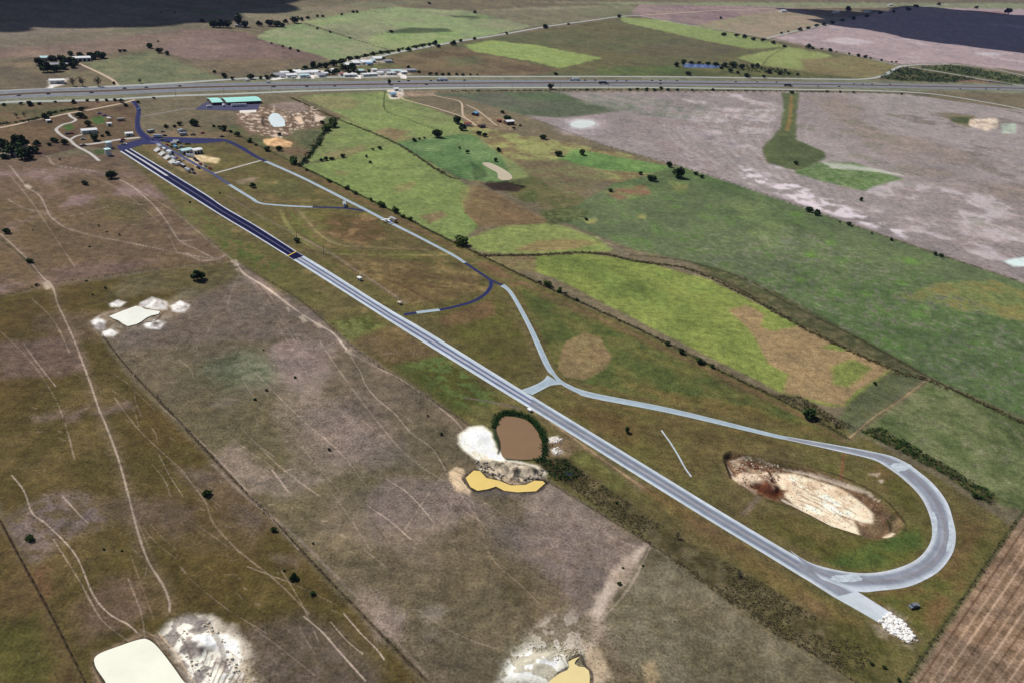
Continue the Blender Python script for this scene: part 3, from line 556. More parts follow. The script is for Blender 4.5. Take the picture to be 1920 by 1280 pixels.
spots([(1240,190),(1480,180),(1440,270),(1480,310),(1700,340),(2100,400),(2100,590),(1915,528),(1500,388),(1275,312)], (128,116,112), .6, .06, 'm', 10)
spots([(1290,490),(1480,420),(1915,600),(2100,760),(1915,780),(1740,700),(1480,566)], (132,130,116), .7, .06, 's', 8)
spots([(1290,490),(1480,420),(1915,600),(2100,760),(1915,780),(1740,700),(1480,566)], (54,68,36), .55, .12, 's', 8)
spots([(1610,812),(1745,712),(2000,840),(1880,940)], (130,128,104), .55, .12, 's', 8)
area([(1010,395),(1080,385),(1110,400),(1090,412),(1030,425)], (74,86,48), (98,104,66), 's', 4, 4, .85)
area([(880,300),(905,315),(915,330),(890,340)], (62,84,48), None, 'm', 4, 4, .7)
SHORE = (62,54,48)
for sh, w_ in (([(873,896),(888,882),(900,883),(912,896),(935,901),(958,910),(985,909),(1002,901),(1018,902),(1024,906),(1005,922),(970,924),(945,921),(930,913),(915,918),(895,921),(882,914),(872,898)], 2.2), ([(183,1228),(225,1211),(262,1198),(280,1199),(301,1218),(341,1272),(352,1300)], 1.2), ([(183,1228),(177,1246),(196,1278),(210,1300)], 1.4), ([(1066,1240),(1088,1227),(1096,1246),(1109,1262),(1110,1300)], 1.4), ([(1028,1290),(1047,1262),(1068,1250)], 1.6), ([(208,594),(220,603),(236,615)], 1.2), ([(305,588),(290,602),(268,605),(258,612)], 1.4), ([(494,222),(494,236),(518,240),(541,237)], 3)):
    track(sh, w_*1.6, SHORE, .8, None, .5)
for c_ in ([(282,1169+20),(300,1198),(335,1245),(370,1290)],): track(c_, 1.2, (150,128,106), .7)
# clods, cattle-trodden dots and bare scrapes
rg_ = np.random.default_rng(5)
for (x0, y0, x1, y1, n_, cc, oo) in ((60,560,800,1270,150,(150,136,122),.5), (300,520,1150,1250,160,(78,70,48),.55), (20,320,420,540,60,(80,66,52),.5), (900,560,1500,800,60,(120,112,66),.5), (1060,780,1350,960,40,(84,68,44),.5)):
    for _ in range(n_):
        x_, y_ = rg_.uniform(x0, x1), rg_.uniform(y0, y1); l_ = rg_.uniform(3, 14); a_ = rg_.uniform(-.2, .9)
        track([(x_, y_), (x_+l_*math.cos(a_), y_+l_*math.sin(a_))], rg_.uniform(.5, 1.6), cc, oo*rg_.uniform(.4, 1), None, .4, False)

for c_, w_, o_ in (([(1470,873),(1520,884),(1575,902),(1625,922),(1650,938)], 2.2, .6), ([(1470,930),(1520,958),(1570,982),(1620,1002)], 2.6, .8), ([(1372,858),(1400,855),(1450,868)], 2.0, .7), ([(1366,868),(1385,893),(1420,918)], 1.8, .7)):
    track(c_, w_, (226,214,196), o_, None, 1.6, True, 1.6)
for c_, w_ in (([(1363,852),(1420,855),(1520,876),(1600,902),(1660,936),(1694,980)], 1.8), ([(1358,862),(1370,893),(1420,930),(1500,958),(1580,996),(1640,1012)], 1.6), ([(1640,945),(1668,968),(1672,988)], 1.6)):
    track(c_, w_, (62,46,36), .75, None, 1.0, True, 1.0)
spots([(1366,856),(1430,862),(1480,880),(1480,925),(1410,918),(1372,892)], (92,56,40), .9, .06, 's', 2)
spots([(1366,856),(1430,862),(1480,880),(1480,925),(1410,918),(1372,892)], (226,206,182), .9, .10, 'm', 2)
spots([(1480,885),(1570,910),(1650,960),(1605,985),(1500,942)], (248,238,220), .8, .06, 'm', 2)
spots([(1480,885),(1570,910),(1650,960),(1605,985),(1500,942)], (170,146,122), .6, .12, 's', 2)
spots([(310,1180),(395,1155),(450,1200),(465,1285),(365,1290)], (120,112,108), .8, .05, 's', 2)
spots([(310,1180),(395,1155),(450,1200),(465,1285),(365,1290)], (250,246,238), .8, .08, 'm', 2)
spots([(895,862),(960,866),(1018,880),(1015,900),(940,905)], (70,60,48), .9, .05, 's', 2)
spots([(895,862),(960,866),(1018,880),(1015,900),(940,905)], (226,210,184), .9, .12, 's', 2)
spots([(170,585),(350,565),(355,585),(300,618),(205,632)], (96,84,70), .7, .12, 's', 3)

for q_ in ([(1032,1168),(1050,1180),(1075,1205),(1060,1210),(1040,1190)],): area(q_, (214,206,192), (150,140,124), 's', 3, 3, .8, 4)
track([(330,1185),(352,1215),(362,1255),(375,1290)], 2.0, (120,108,100), .8, None, 1.2, True, 1); track([(395,1175),(415,1215),(425,1260)], 2.2, (104,96,94), .8, None, 1.2, True, 1)
for k_ in range(9): track([(390+k_*9, 1225+k_*5), (372+k_*9, 1270+k_*3)], .9, (112,102,98), .7, None, .6, False)

for sh, w_, c_ in (([(888,882),(900,883),(912,896),(935,901),(958,910),(985,909),(1002,901),(1016,899),(1026,906)], 3.2, (34,30,26)), ([(930,913),(915,918),(895,921),(882,914),(868,897),(876,888)], 2.4, (66,58,54)), ([(890,925),(930,921),(970,925),(1000,924)], 2.4, (92,86,84)), ([(918,800),(930,805),(938,828),(934,850)], 3.0, (60,56,50)), ([(875,832),(895,846),(905,862)], 1.5, (170,156,136))): track(sh, w_, c_, .85, None, .7, True, .8)  # yellow pond's top edge: bank shadow and wet soil painted into the ground
spots([(870,835),(905,850),(935,862),(900,868)], (190,176,152), .6, .05, 's', 2)

area([(1466,175),(1498,175),(1492,230),(1492,262),(1545,285),(1550,296),(1500,322),(1440,306),(1430,278),(1462,244),(1472,210)], (98,106,72), (84,94,58), 's', 5, 5)
track([(1484,180),(1482,215),(1476,245)], 9, (140,112,68), .8, 6, 1.5)
area([(1500,318),(1530,305),(1600,305),(1690,335),(1640,348),(1620,358),(1540,340),(1490,325)], (94,122,64), (112,130,90), 's', 6, 5, .9)
area([(1540,304),(1590,308),(1640,316),(1690,329),(1640,322),(1560,316)], (196,194,186), None, 'm', 6, 5, .6)
spots([(1380,290),(1420,320),(1500,345),(1620,400),(1720,440),(1700,450),(1500,385),(1390,340)], (216,206,212), .75, -.02, 'm', 14)
spots([(1100,215),(1300,225),(1400,260),(1360,330),(1275,310),(1130,268)], (124,112,112), .6, .02, 'l', 14)
spots([(1680,190),(2000,240),(2050,420),(1800,350),(1690,250)], (126,116,112), .6, .05, 'l', 20)
for x0, y0, x1, y1, cc in ((500,46,700,34,(150,140,112)),(120,60,330,48,(128,116,100)),(0,80,200,72,(104,98,80)),(900,20,1180,12,(146,138,116)),(1220,18,1460,10,(150,128,126)),(560,8,860,4,(112,120,92)),(1400,30,1560,26,(120,112,88))):
    area([(x0,y0),((x0+x1)/2,(y0+y1)/2-2.5),(x1,y1),((x0+x1)/2,(y0+y1)/2+2.5)], cc, None, 'l', 24, 14, .6)

rg_ = np.random.default_rng(11)
for k_ in range(95):
    x_, y_ = rg_.uniform(180, 1150), rg_.uniform(560, 1250)
    if y_ < 560+(x_-440)*.62: continue
    g_ = np.array(G(x_, y_)); a_ = math.atan2(-.69, .73)+rg_.normal(0, .22); l_ = rg_.uniform(8, 45); b_ = g_+l_*np.array([math.cos(a_), math.sin(a_)])
    def px_of(g): v = Vector((g[0], g[1], -H)); return (960+FPX*v.dot(RV)/v.dot(FV), 640-FPX*v.dot(UV_)/v.dot(FV))
    track([(x_, y_), px_of(g_+(b_-g_)*.5+rg_.normal(0, 1.2, 2)), px_of(b_)], rg_.uniform(.5, 1.1), (160,144,130) if k_ % 3 else (84,74,54), rg_.uniform(.25, .6), None, .4, True, 1)
for k_ in range(26):
    t_ = rg_.uniform(0, 1); x_ = 1475+t_*120; y_ = 888+t_*52+rg_.uniform(-6, 36)
    track([(x_, y_), (x_+rg_.uniform(25, 50), y_+rg_.uniform(13, 24))], rg_.uniform(.8, 2.2), ((176,150,124), (250,240,222), (150,124,102))[k_ % 3], .6, None, .6, False)
area([(1630,1165),(1668,1140),(1700,1160),(1728,1200),(1706,1214),(1680,1204),(1650,1190)], (150,138,120), (108,96,70), 's', 3, 3, .7, 5)
area([(1020,1165),(1075,1150),(1105,1175),(1100,1215),(1050,1215),(1000,1210)], (172,162,150), (120,110,94), 's', 5, 5, .7, 7)

for pts_, w_, c_, o_ in (([(445,497),(480,525),(540,570),(600,608),(660,655),(700,685)], 14, (142,126,116), .45), ([(445,497),(460,515),(500,540),(560,585),(600,610),(625,625),(650,655)], 2.6, (196,182,166), .9), ([(470,520),(520,590),(560,650)], 2, (150,134,124), .5), ([(450,510),(435,545),(425,580)], 2, (150,136,124), .5), ([(500,545),(545,610),(570,660)], 2.4, (142,126,118), .45), ([(540,620),(590,640),(640,670)], 3, (140,128,118), .4), ([(430,580),(400,600),(385,640)], 2, (142,128,118), .45)):
    track(pts_, w_, c_, o_, None, .8, True, .7)
spots([(560,380),(700,400),(900,510),(920,545),(800,575),(640,500),(540,430)], (140,120,84), .5, .06, 'm', 6)
spots([(430,330),(560,335),(640,380),(500,380)], (128,112,78), .5, .04, 'm', 6)
spots([(240,290),(280,290),(560,470),(740,585),(980,740),(960,760),(700,600),(480,470)], (136,116,86), .5, .06, 'm', 5)

for pts_, w_, o_ in (([(20,330),(60,380),(100,440),(140,500)],1.2,.5), ([(150,317),(230,360),(300,420),(330,470)],1.2,.45), ([(60,560),(100,600),(130,660)],1.1,.5), ([(100,410),(160,400),(230,380),(290,390)],1.2,.5), ([(240,345),(330,400),(400,460),(440,490)],1.3,.55), ([(0,620),(60,680),(110,760),(140,860)],1.0,.45), ([(300,760),(400,850),(480,940),(560,1030)],1.3,.45), ([(600,640),(640,700),(700,780),(760,850),(830,900)],1.2,.55), ([(480,700),(560,780),(640,850),(700,930)],1.0,.4), ([(835,880),(800,930),(760,990)],1.1,.4), ([(450,800),(520,870),(600,930)],1.0,.45), ([(100,1010),(150,1090),(190,1160),(240,1200)],.9,.5), ([(1120,1170),(1180,1100),(1222,1020)],1.6,.5)):
    track(pts_, w_, (168,152,138), o_, None, .5, True, .9)
# general mottling of grass and soil, at the scale of tussocks and grazed patches
VEG = np.clip((CLR[:, 1]-CLR[:, 0])/(CLR.mean(1)+1e-4)*2+0.5, 0, 1)
CLR = .12*(np.maximum(CLR, .004)/.12)**1.12*1.0
gr_ = np.clip((CLR[:, 1]/(CLR[:, 0]+1e-4)-1.0)*2.2, 0, 1)[:, None]*.16; CLR = CLR*(1-gr_)+gr_*(CLR@np.array([.3, .6, .1]))[:, None]*np.array([1.05, 1, .72])
lum_ = CLR@np.array([.3, .6, .1]); CLR = CLR*.96+lum_[:, None]*.04*np.array([1.0, .985, 1.03])
CLR *= (1+(n12*0.5+n4*0.42+n40*0.45+n150*0.35)*np.clip(1.25-lum_*1.6, .25, 1))[:, None]
CLR *= (1+n40[:, None]*np.array([[.06, .0, -.05]])+n12[:, None]*np.array([[.08, .0, -.06]]))
CLR = np.clip(CLR, .004, .88)
gv = np.stack([VX, VY, VZ+n40*0.3*0], 1)
ii = np.arange(NR-1)[:, None]*NP_; jj = np.arange(NP_)[None, :]; j2 = (jj+1) % NP_
quads = np.stack([ii+jj, ii+NP_+jj, ii+NP_+j2, ii+j2], -1).reshape(-1, 4)[:, ::-1]
me = bpy.data.meshes.new('ground'); nq = len(quads)
capn = NP_
me.vertices.add(NV); me.vertices.foreach_set('co', gv.astype(np.float32).ravel())
loops = np.concatenate([quads.ravel(), np.arange(NP_)[::-1]]).astype(np.int32)
me.loops.add(len(loops)); me.loops.foreach_set('vertex_index', loops)
me.polygons.add(nq+1); me.polygons.foreach_set('loop_start', np.concatenate([np.arange(nq)*4, [nq*4]]).astype(np.int32))
me.update(calc_edges=True)
if me.polygons[10000].normal.z < 0: me.flip_normals()
at_ = me.attributes.new('soil', 'FLOAT_COLOR', 'POINT')
at_.data.foreach_set('color', np.concatenate([CLR, np.ones((NV, 1))], 1).astype(np.float32).ravel())
ground = bpy.data.objects.new('ground', me); COL.objects.link(ground); tag(ground, 'dry brown and green pasture land patched with fields and cattle tracks', None, None, 'structure')
gm = bpy.data.materials.new('grass and soil'); gm.use_nodes = True; nt = gm.node_tree; L = nt.links; bs = nt.nodes['Principled BSDF']
bs.inputs['Roughness'].default_value = 0.95; bs.inputs['Specular IOR Level'].default_value = 0.1
a_ = nt.nodes.new('ShaderNodeAttribute'); a_.attribute_name = 'soil'; ge = nt.nodes.new('ShaderNodeNewGeometry')
def nz(sc, de_, ro):
    n = nt.nodes.new('ShaderNodeTexNoise'); n.inputs['Scale'].default_value = sc; n.inputs['Detail'].default_value = de_; n.inputs['Roughness'].default_value = ro; L.new(ge.outputs['Position'], n.inputs['Vector']); return n
def rng_(src, lo, hi, a=.3, b=.7):
    r = nt.nodes.new('ShaderNodeMapRange'); r.inputs[1].default_value = a; r.inputs[2].default_value = b; r.inputs[3].default_value = lo; r.inputs[4].default_value = hi; L.new(src, r.inputs[0]); return r
f1 = nz(0.9, 4, .7); f2 = nz(0.22, 4, .65); f3 = nz(.05, 3, .6)
r1 = rng_(f1.outputs['Fac'], .52, 1.48); r2 = rng_(f2.outputs['Fac'], .66, 1.34); r3 = rng_(f3.outputs['Fac'], .88, 1.12)
mu = nt.nodes.new('ShaderNodeMath'); mu.operation = 'MULTIPLY'; L.new(r1.outputs[0], mu.inputs[0]); L.new(r2.outputs[0], mu.inputs[1])
mu2 = nt.nodes.new('ShaderNodeMath'); mu2.operation = 'MULTIPLY'; L.new(mu.outputs[0], mu2.inputs[0]); L.new(r3.outputs[0], mu2.inputs[1])
lu = nt.nodes.new('ShaderNodeMapRange'); lu.inputs[1].default_value = .18; lu.inputs[2].default_value = .6; lu.inputs[3].default_value = 0; lu.inputs[4].default_value = .75; L.new(a_.outputs['Fac'], lu.inputs[0])
mxx = nt.nodes.new('ShaderNodeMix'); mxx.data_type = 'FLOAT'; L.new(lu.outputs[0], mxx.inputs[0]); L.new(mu2.outputs[0], mxx.inputs[2]); mxx.inputs[3].default_value = 1.0
vs = nt.nodes.new('ShaderNodeVectorMath'); vs.operation = 'SCALE'; L.new(a_.outputs['Color'], vs.inputs[0]); L.new(mxx.outputs[0], vs.inputs['Scale']); L.new(vs.outputs[0], bs.inputs['Base Color'])
bp = nt.nodes.new('ShaderNodeBump'); bp.inputs['Strength'].default_value = .45; bp.inputs['Distance'].default_value = .5; L.new(f1.outputs['Fac'], bp.inputs['Height']); L.new(bp.outputs[0], bs.inputs['Normal'])
me.materials.append(gm)
# ------------------------------------------------------------------ paved and unpaved roads
def ribbon_mesh(name, Lp, Rp, z, mats, n=6, across=1, smooth_=True):
    "a strip between two edges given in metres; u runs across, v along in metres"
    Lc = np.array(cat(Lp, n) if smooth_ else Lp); Rc = np.array(cat(Rp, n) if smooth_ else Rp)
    mid = (Lc+Rc)/2; ln = np.concatenate([[0], np.cumsum(np.hypot(*np.diff(mid, axis=0).T))])
    me = bpy.data.meshes.new(name); k = across+1; v = []; uv = []
    for i in range(len(Lc)):
        for j in range(k):
            t = j/across; q = Lc[i]*(1-t)+Rc[i]*t; v.append((q[0], q[1], z)); uv.append((t, ln[i]))
    f = [(i*k+j, i*k+j+1, (i+1)*k+j+1, (i+1)*k+j) for i in range(len(Lc)-1) for j in range(across)]
    me.from_pydata(v, [], f); u = me.uv_layers.new(name='UVMap')
    for lp in me.loops: u.data[lp.index].uv = uv[lp.vertex_index]
    for mm in mats: me.materials.append(mm)
    me.update()
    if len(me.polygons) and me.polygons[0].normal.z < 0: me.flip_normals()
    return me
def road2(name, Lpx, Rpx, z, mt, label, n=6):
    o = bpy.data.objects.new(name, ribbon_mesh(name, GP(Lpx), GP(Rpx), z, [mt], n)); COL.objects.link(o); return tag(o, label, None, None, 'structure')
def road(name, px, w, z, mt, label, n=6, sm=True, wts=None):
    c = np.array(cat(GP(px), n) if sm else GP(px)); t = np.gradient(c, axis=0); t /= np.hypot(t[:, 0], t[:, 1])[:, None]+1e-9
    nn = np.stack([-t[:, 1], t[:, 0]], 1)
    ww = np.interp(np.linspace(0, 1, len(c)), np.linspace(0, 1, len(wts)), wts) if wts else np.full(len(c), w)
    jit = np.array([vnoise(np.array([p[0]]), np.array([p[1]]), 9, 55)[0]-.5 for p in c])
    o = bpy.data.objects.new(name, ribbon_mesh(name, c+nn*(ww/2*(1+jit*.12))[:, None], c-nn*(ww/2*(1-jit*.12))[:, None], z, [mt], n, 1, False)); COL.objects.link(o)
    return tag(o, label, None, None, 'structure')
def flat(name, px, z, mt, label, kind='structure', sub=0, crv=False):
    pts = GP(px)
    if crv: pts = cat(pts, 6, True)
    mb = MB(); mb.poly([(p[0], p[1], z) for p in pts]); o = mb.build(name, mt)
    if o.data.polygons[0].normal.z < 0: o.data.flip_normals()
    return tag(o, label, None, None, kind)
def pave(name, stops, rough=.85, patch=.12, along=0.0, seams=0.0, scale=.25):
    "asphalt or concrete with a profile across the lane: stops = [(u, sRGB), ...]"
    mm = bpy.data.materials.new(name); mm.use_nodes = True; nt = mm.node_tree; L = nt.links; b = nt.nodes['Principled BSDF']
    b.inputs['Roughness'].default_value = rough; b.inputs['Specular IOR Level'].default_value = .06
    uv = nt.nodes.new('ShaderNodeUVMap'); sx = nt.nodes.new('ShaderNodeSeparateXYZ'); L.new(uv.outputs[0], sx.inputs[0])
    g = nt.nodes.new('ShaderNodeNewGeometry')
    n0 = nt.nodes.new('ShaderNodeTexNoise'); n0.inputs['Scale'].default_value = .08; n0.inputs['Detail'].default_value = 4; L.new(g.outputs['Position'], n0.inputs['Vector'])
    ad = nt.nodes.new('ShaderNodeMath'); ad.operation = 'MULTIPLY_ADD'; ad.inputs[1].default_value = .035; L.new(n0.outputs['Fac'], ad.inputs[0])
    sb = nt.nodes.new('ShaderNodeMath'); sb.operation = 'ADD'; sb.inputs[1].default_value = -.0175; L.new(sx.outputs[0], sb.inputs[0]); L.new(sb.outputs[0], ad.inputs[2])
    cr_ = nt.nodes.new('ShaderNodeValToRGB'); el = cr_.color_ramp.elements
    while len(el) < len(stops): el.new(.5)
    for e, (p, c) in zip(el, stops): q_ = sum(c)/3; ds = .16 if q_ > 90 else .18; e.position = p; e.color = (*alb([v*(1-ds)+q_*ds for v in c]), 1)
    L.new(ad.outputs[0], cr_.inputs[0])
    n = nt.nodes.new('ShaderNodeTexNoise'); n.inputs['Scale'].default_value = scale; n.inputs['Detail'].default_value = 6; n.inputs['Roughness'].default_value = .7; L.new(g.outputs['Position'], n.inputs['Vector'])
    mr = nt.nodes.new('ShaderNodeMapRange'); mr.inputs[1].default_value = .3; mr.inputs[2].default_value = .7; mr.inputs[3].default_value = 1-patch; mr.inputs[4].default_value = 1+patch; L.new(n.outputs['Fac'], mr.inputs[0])
    # long streaks left by tyres
    mp = nt.nodes.new('ShaderNodeMapping'); mp.inputs['Scale'].default_value = (22, .02, 1); L.new(uv.outputs[0], mp.inputs[0])
    st = nt.nodes.new('ShaderNodeTexNoise'); st.inputs['Scale'].default_value = 1; st.inputs['Detail'].default_value = 3; L.new(mp.outputs[0], st.inputs['Vector'])
    ms = nt.nodes.new('ShaderNodeMapRange'); ms.inputs[1].default_value = .3; ms.inputs[2].default_value = .7; ms.inputs[3].default_value = 1-along; ms.inputs[4].default_value = 1+along; L.new(st.outputs['Fac'], ms.inputs[0])
    mp2 = nt.nodes.new('ShaderNodeMapping'); mp2.inputs['Scale'].default_value = (2.2, .07, 1); L.new(uv.outputs[0], mp2.inputs[0])
    vo = nt.nodes.new('ShaderNodeTexVoronoi'); vo.inputs['Scale'].default_value = 1; L.new(mp2.outputs[0], vo.inputs['Vector']); sp_ = nt.nodes.new('ShaderNodeSeparateColor'); L.new(vo.outputs['Color'], sp_.inputs[0])
    mv = nt.nodes.new('ShaderNodeMapRange'); mv.inputs[3].default_value = 1-patch*.7; mv.inputs[4].default_value = 1+patch*.5; L.new(sp_.outputs[0], mv.inputs[0])
    m0 = nt.nodes.new('ShaderNodeMath'); m0.operation = 'MULTIPLY'; L.new(mr.outputs[0], m0.inputs[0]); L.new(mv.outputs[0], m0.inputs[1])
    m1 = nt.nodes.new('ShaderNodeMath'); m1.operation = 'MULTIPLY'; L.new(m0.outputs[0], m1.inputs[0]); L.new(ms.outputs[0], m1.inputs[1])
    v = nt.nodes.new('ShaderNodeVectorMath'); v.operation = 'SCALE'; L.new(cr_.outputs[0], v.inputs[0]); L.new(m1.outputs[0], v.inputs['Scale'])
    L.new(v.outputs[0], b.inputs['Base Color']); return mm
NAVY = (11, 12, 66); ED = (196, 204, 222)
M_launch = pave('rubbered launch asphalt', [(0, (206,212,226)), (.08, (196,204,222)), (.14, NAVY), (.42, (9,9,62)), (.47, (84,88,124)), (.53, (78,82,118)), (.58, (9,9,62)), (.87, NAVY), (.93, (190,198,218)), (1, (210,216,228))], .7, .15, .18)
M_start = pave('start line asphalt', [(0, (212,218,230)), (.09, (205,212,226)), (.15, NAVY), (.40, (9,9,62)), (.46, (200,202,214)), (.56, (206,206,214)), (.62, (9,9,62)), (.86, NAVY), (.92, (200,206,220)), (1, (214,220,230))], .7, .12, .1)
W0, W1 = (208, 218, 226), (186, 200, 212)
M_mid = pave('drag strip asphalt worn', [(0, W0), (.20, W1), (.26, (92,104,142)), (.35, (94,106,142)), (.41, (170,174,186)), (.54, (178,180,190)), (.60, (90,102,140)), (.69, (98,110,146)), (.76, W1), (1, W0)], .8, .12, .10)
M_low = pave('drag strip shutdown asphalt', [(0, W0), (.15, W1), (.22, (128,137,155)), (.38, (122,131,150)), (.44, (160,160,166)), (.53, (162,160,166)), (.60, (122,131,150)), (.76, (130,139,157)), (.84, W1), (1, W0)], .8, .13, .10)
M_over = pave('overrun concrete', [(0, (194,204,212)), (.5, (198,208,216)), (1, (206,212,224))], .85, .10, .06)
M_loop = pave('loop asphalt', [(0, (208,214,224)), (.12, (190,198,206)), (.25, (138,146,162)), (.45, (146,151,164)), (.55, (140,138,146)), (.72, (138,146,162)), (.88, (186,196,206)), (1, (206,214,226))], .8, .16, .12)
M_taxi = pave('return road asphalt', [(0, (186,202,210)), (.25, (166,184,198)), (.75, (158,177,192)), (1, (186,202,210))], .85, .12, .08)
M_taxd = pave('return road dark asphalt', [(0, (56,62,106)), (.5, (34,38,92)), (1, (56,62,106))], .85, .12, .1)
M_apron = pave('staging lane asphalt', [(0, (48,52,98)), (.5, (40,44,92)), (1, (50,54,100))], .85, .22, 0)
M_grey = pave('car park asphalt', [(0, (76,76,108)), (1, (70,72,104))], .85, .16, 0)
M_gravel = pave('pale gravel', [(0, (176,168,160)), (.5, (204,198,192)), (1, (176,168,160))], .95, .14, 0)
M_dirt = pave('sandy dirt road', [(0, (186,160,132)), (.5, (208,184,158)), (1, (186,160,132))], .95, .14, .05)
M_white = pave('crushed white limestone', [(0, (232,224,214)), (1, (238,232,222))], .95, .12, 0)
M_hwy = pave('highway carriageway', [(0, (138,140,144)), (.2, (118,122,132)), (.5, (128,130,138)), (.8, (116,120,130)), (1, (140,142,146))], .8, .06, .05)
M_front = pave('frontage road', [(0, (168,172,164)), (.5, (178,182,176)), (1, (168,172,164))], .85, .06, .04)
M_paint = mat('road paint white', (232, 232, 232), .7); M_yel = mat('finish stripe yellow', (210, 176, 70), .7)
# drag strip
road2('drag_strip', [(225,284),(296,330)], [(245,279),(330,330)], .06, M_start, 'start line end of the drag strip with white painted edges')
road2('drag_strip', [(296.03,330.02),(367,375),(420,408),(480,444),(538,480)], [(330.04,330.02),(390,367),(420,388),(480,423),(555,471)], .06, M_launch, 'navy black rubbered first half of the drag strip')
road2('drag_strip', [(538.05,480.03),(550,487.5)], [(555.06,471.04),(570,480)], .062, pave('patched launch asphalt', [(0, (180,190,212)), (.08, NAVY), (.9, NAVY), (1, (180,190,212))], .8, .1, .05), 'short dark patch of the drag strip just past its yellow stripe')
road2('drag_strip', [(550.05,487.53),(600,519),(727,600),(800,646),(960,745),(990,763)], [(570.05,480.04),(620,510.5),(722,575),(800,620.5),(960,719.5),(1000,743.5)], .06, M_mid, 'grey middle stretch of the drag strip with dark tyre lanes')
road2('drag_strip', [(990.05,763.03),(1177,880),(1320,969),(1448,1047),(1500,1079)], [(1000.05,743.54),(1225,880.5),(1320,939),(1445,1014),(1497,1044)], .06, M_low, 'pale grey shutdown end of the drag strip')
road2('drag_strip', [(1500.05,1079.03),(1520,1091),(1564,1119)], [(1497.05,1044.03),(1514,1052),(1607,1108)], .06, M_loop, 'wide apron where the strip meets the loop')
road2('drag_strip', [(1564.05,1119.03),(1606,1142.5),(1648,1167)], [(1607.05,1108.03),(1640,1128.5),(1669,1147)], .06, M_over, 'stub of light concrete beyond the loop')
flat('finish_stripe', [(538,480),(555,471),(556.6,472),(539.8,481)], .085, M_yel, 'yellow stripe painted across the drag strip')
# turn-round loop and return road
inner = [(1480,1030),(1514,1052),(1564,1067),(1620,1074),(1673,1067),(1717,1049),(1742,1021),(1748,992),(1740,958),(1723,927),(1695,899),(1670,880),(1639,862),(1585,848.5),(1470,823)]
outer = [(1540,1085),(1607,1108),(1651,1106.5),(1700,1100),(1735,1086),(1764,1067),(1786,1036),(1792,1005),(1787,975),(1776,942),(1754,911),(1726,886),(1690,862),(1640,847),(1482,819)]
road2('turnaround_loop', inner, outer, .072, M_loop, 'wide asphalt loop road turning back from the far end of the strip')
road2('return_road', [(1470,823.05),(1440,817),(1260,775),(1110,746),(1082,736),(1055,722),(1037,705),(1020,684),(986,607),(955,551),(938,537)], [(1482,819.05),(1440,810),(1260,765.5),(1110,735.5),(1067,720.5),(1048,708),(1035,690),(1026,672),(995,607),(963,551),(945,533)], .066, M_taxi, 'narrow pale asphalt return road beside the strip')
road2('return_road', [(1026,703),(1019,712),(1002,721.5),(976,731)], [(1056,720),(1034,722),(1016,730.5),(998,740)], .07, M_taxi, 'short link from the return road onto the strip')
road('return_road', [(942,535),(922,526),(900,512),(872,493)], 2.6, .076, M_taxd, 'dark resurfaced piece of return road at the curve')
road('return_road', [(872,493),(845,476),(780,442),(732,418),(690,396),(647,374),(608,354),(570,335),(525,314.5),(498,303)], 3.4, .066, M_taxi, 'straight return road along the fence', wts=(2.8,3,3.4,3.6,3.4,4.2))
road('return_road', [(498,303),(478,293),(450,276),(422,263.5),(402,262),(370,263),(330,263),(285,263)], 5.2, .07, M_taxd, 'blue black asphalt road curving round to the staging lanes', wts=(4,5,6,6.5,6.5,6.5))
road('return_road', [(920,526.5),(920,538),(908,553),(885,566),(850,576),(824,581)], 2.8, .07, M_taxd, 'dark curved link road from the return road to the strip')
road('return_road', [(824,581),(803,583.5),(781,586.5)], 3.2, .074, M_taxi, 'pale patch in the curved link road'); road('return_road', [(781,586.5),(768,588.5),(757,590)], 3, .07, M_taxd, 'dark end of the curved link road where it meets the strip')
road('return_road', [(586,388.5),(635,390),(660,392),(683,396)], 3.4, .062, M_taxd, 'dark oblique spur joining the return road')
M_pit = pave('pit road asphalt', [(0, (84,90,130)), (.5, (72,78,120)), (1, (84,90,128))], .85, .14, .08)
road('pit_road', [(285,264),(300,271),(318,281),(345,296),(372,311),(400,326.5),(430,346.5)], 3.2, .068, M_pit, 'dark blue grey pit road beside the bleachers', wts=(6,5,4,3.6,3.2,3,3))
road('pit_road', [(430,346.5),(437,351),(470,371),(487,381),(520,385),(550,387),(586,388.5)], 3.2, .068, M_taxi, 'pale pit road running on to the oblique spur', wts=(3,3,3,3.2,3))
road('pit_road', [(400,326),(440,315),(490,301)], 2.6, .064, M_gravel, 'thin gravel cross road between the pit road and the return road')
road('access_road', [(250,190),(256,198),(260,206),(259,218),(257.5,231),(260,244),(268,253),(280,264)], 5, .07, M_taxd, 'dark asphalt entrance road down from the frontage road', wts=(5,4.6,4.6,4.8,5,6,8,9))
flat('staging_apron', [(219,274),(240,267.5),(267,260),(286,257.5),(318,257.5),(405,260),(420,266),(368,270),(300,266.5),(290,271),(268,271.5),(240,280),(244,279),(226,284),(222,279)], .05, M_apron, 'dark asphalt staging lanes at the head of the strip')
flat('car_park', [(365,206),(380,195),(392,190),(490,190),(484,206),(440,208)], .05, M_grey, 'grey asphalt forecourt in front of the teal roofed hall')
road('dirt_road', [(262,219),(285,215.5),(320,209),(345,204),(368,204)], 3, .04, pave('faded asphalt', [(0,(138,130,118)),(.5,(146,142,140)),(1,(138,130,118))], .9, .2), 'faded track to the teal roofed hall')
road('dirt_road', [(252,187),(238,192),(200,200),(165,207),(128,213),(96,220),(60,226),(20,236),(-100,258)], 4, .06, M_dirt, 'sandy dirt road running west below the highway')
road('dirt_road', [(128,213),(133,219),(142,225),(134,230),(118,234),(106,242),(108,248),(118,256),(130,262),(138,270),(148,277),(160,283),(172,290),(186,302)], 3.2, .055, M_gravel, 'winding pale gravel drive to the white roofed house')
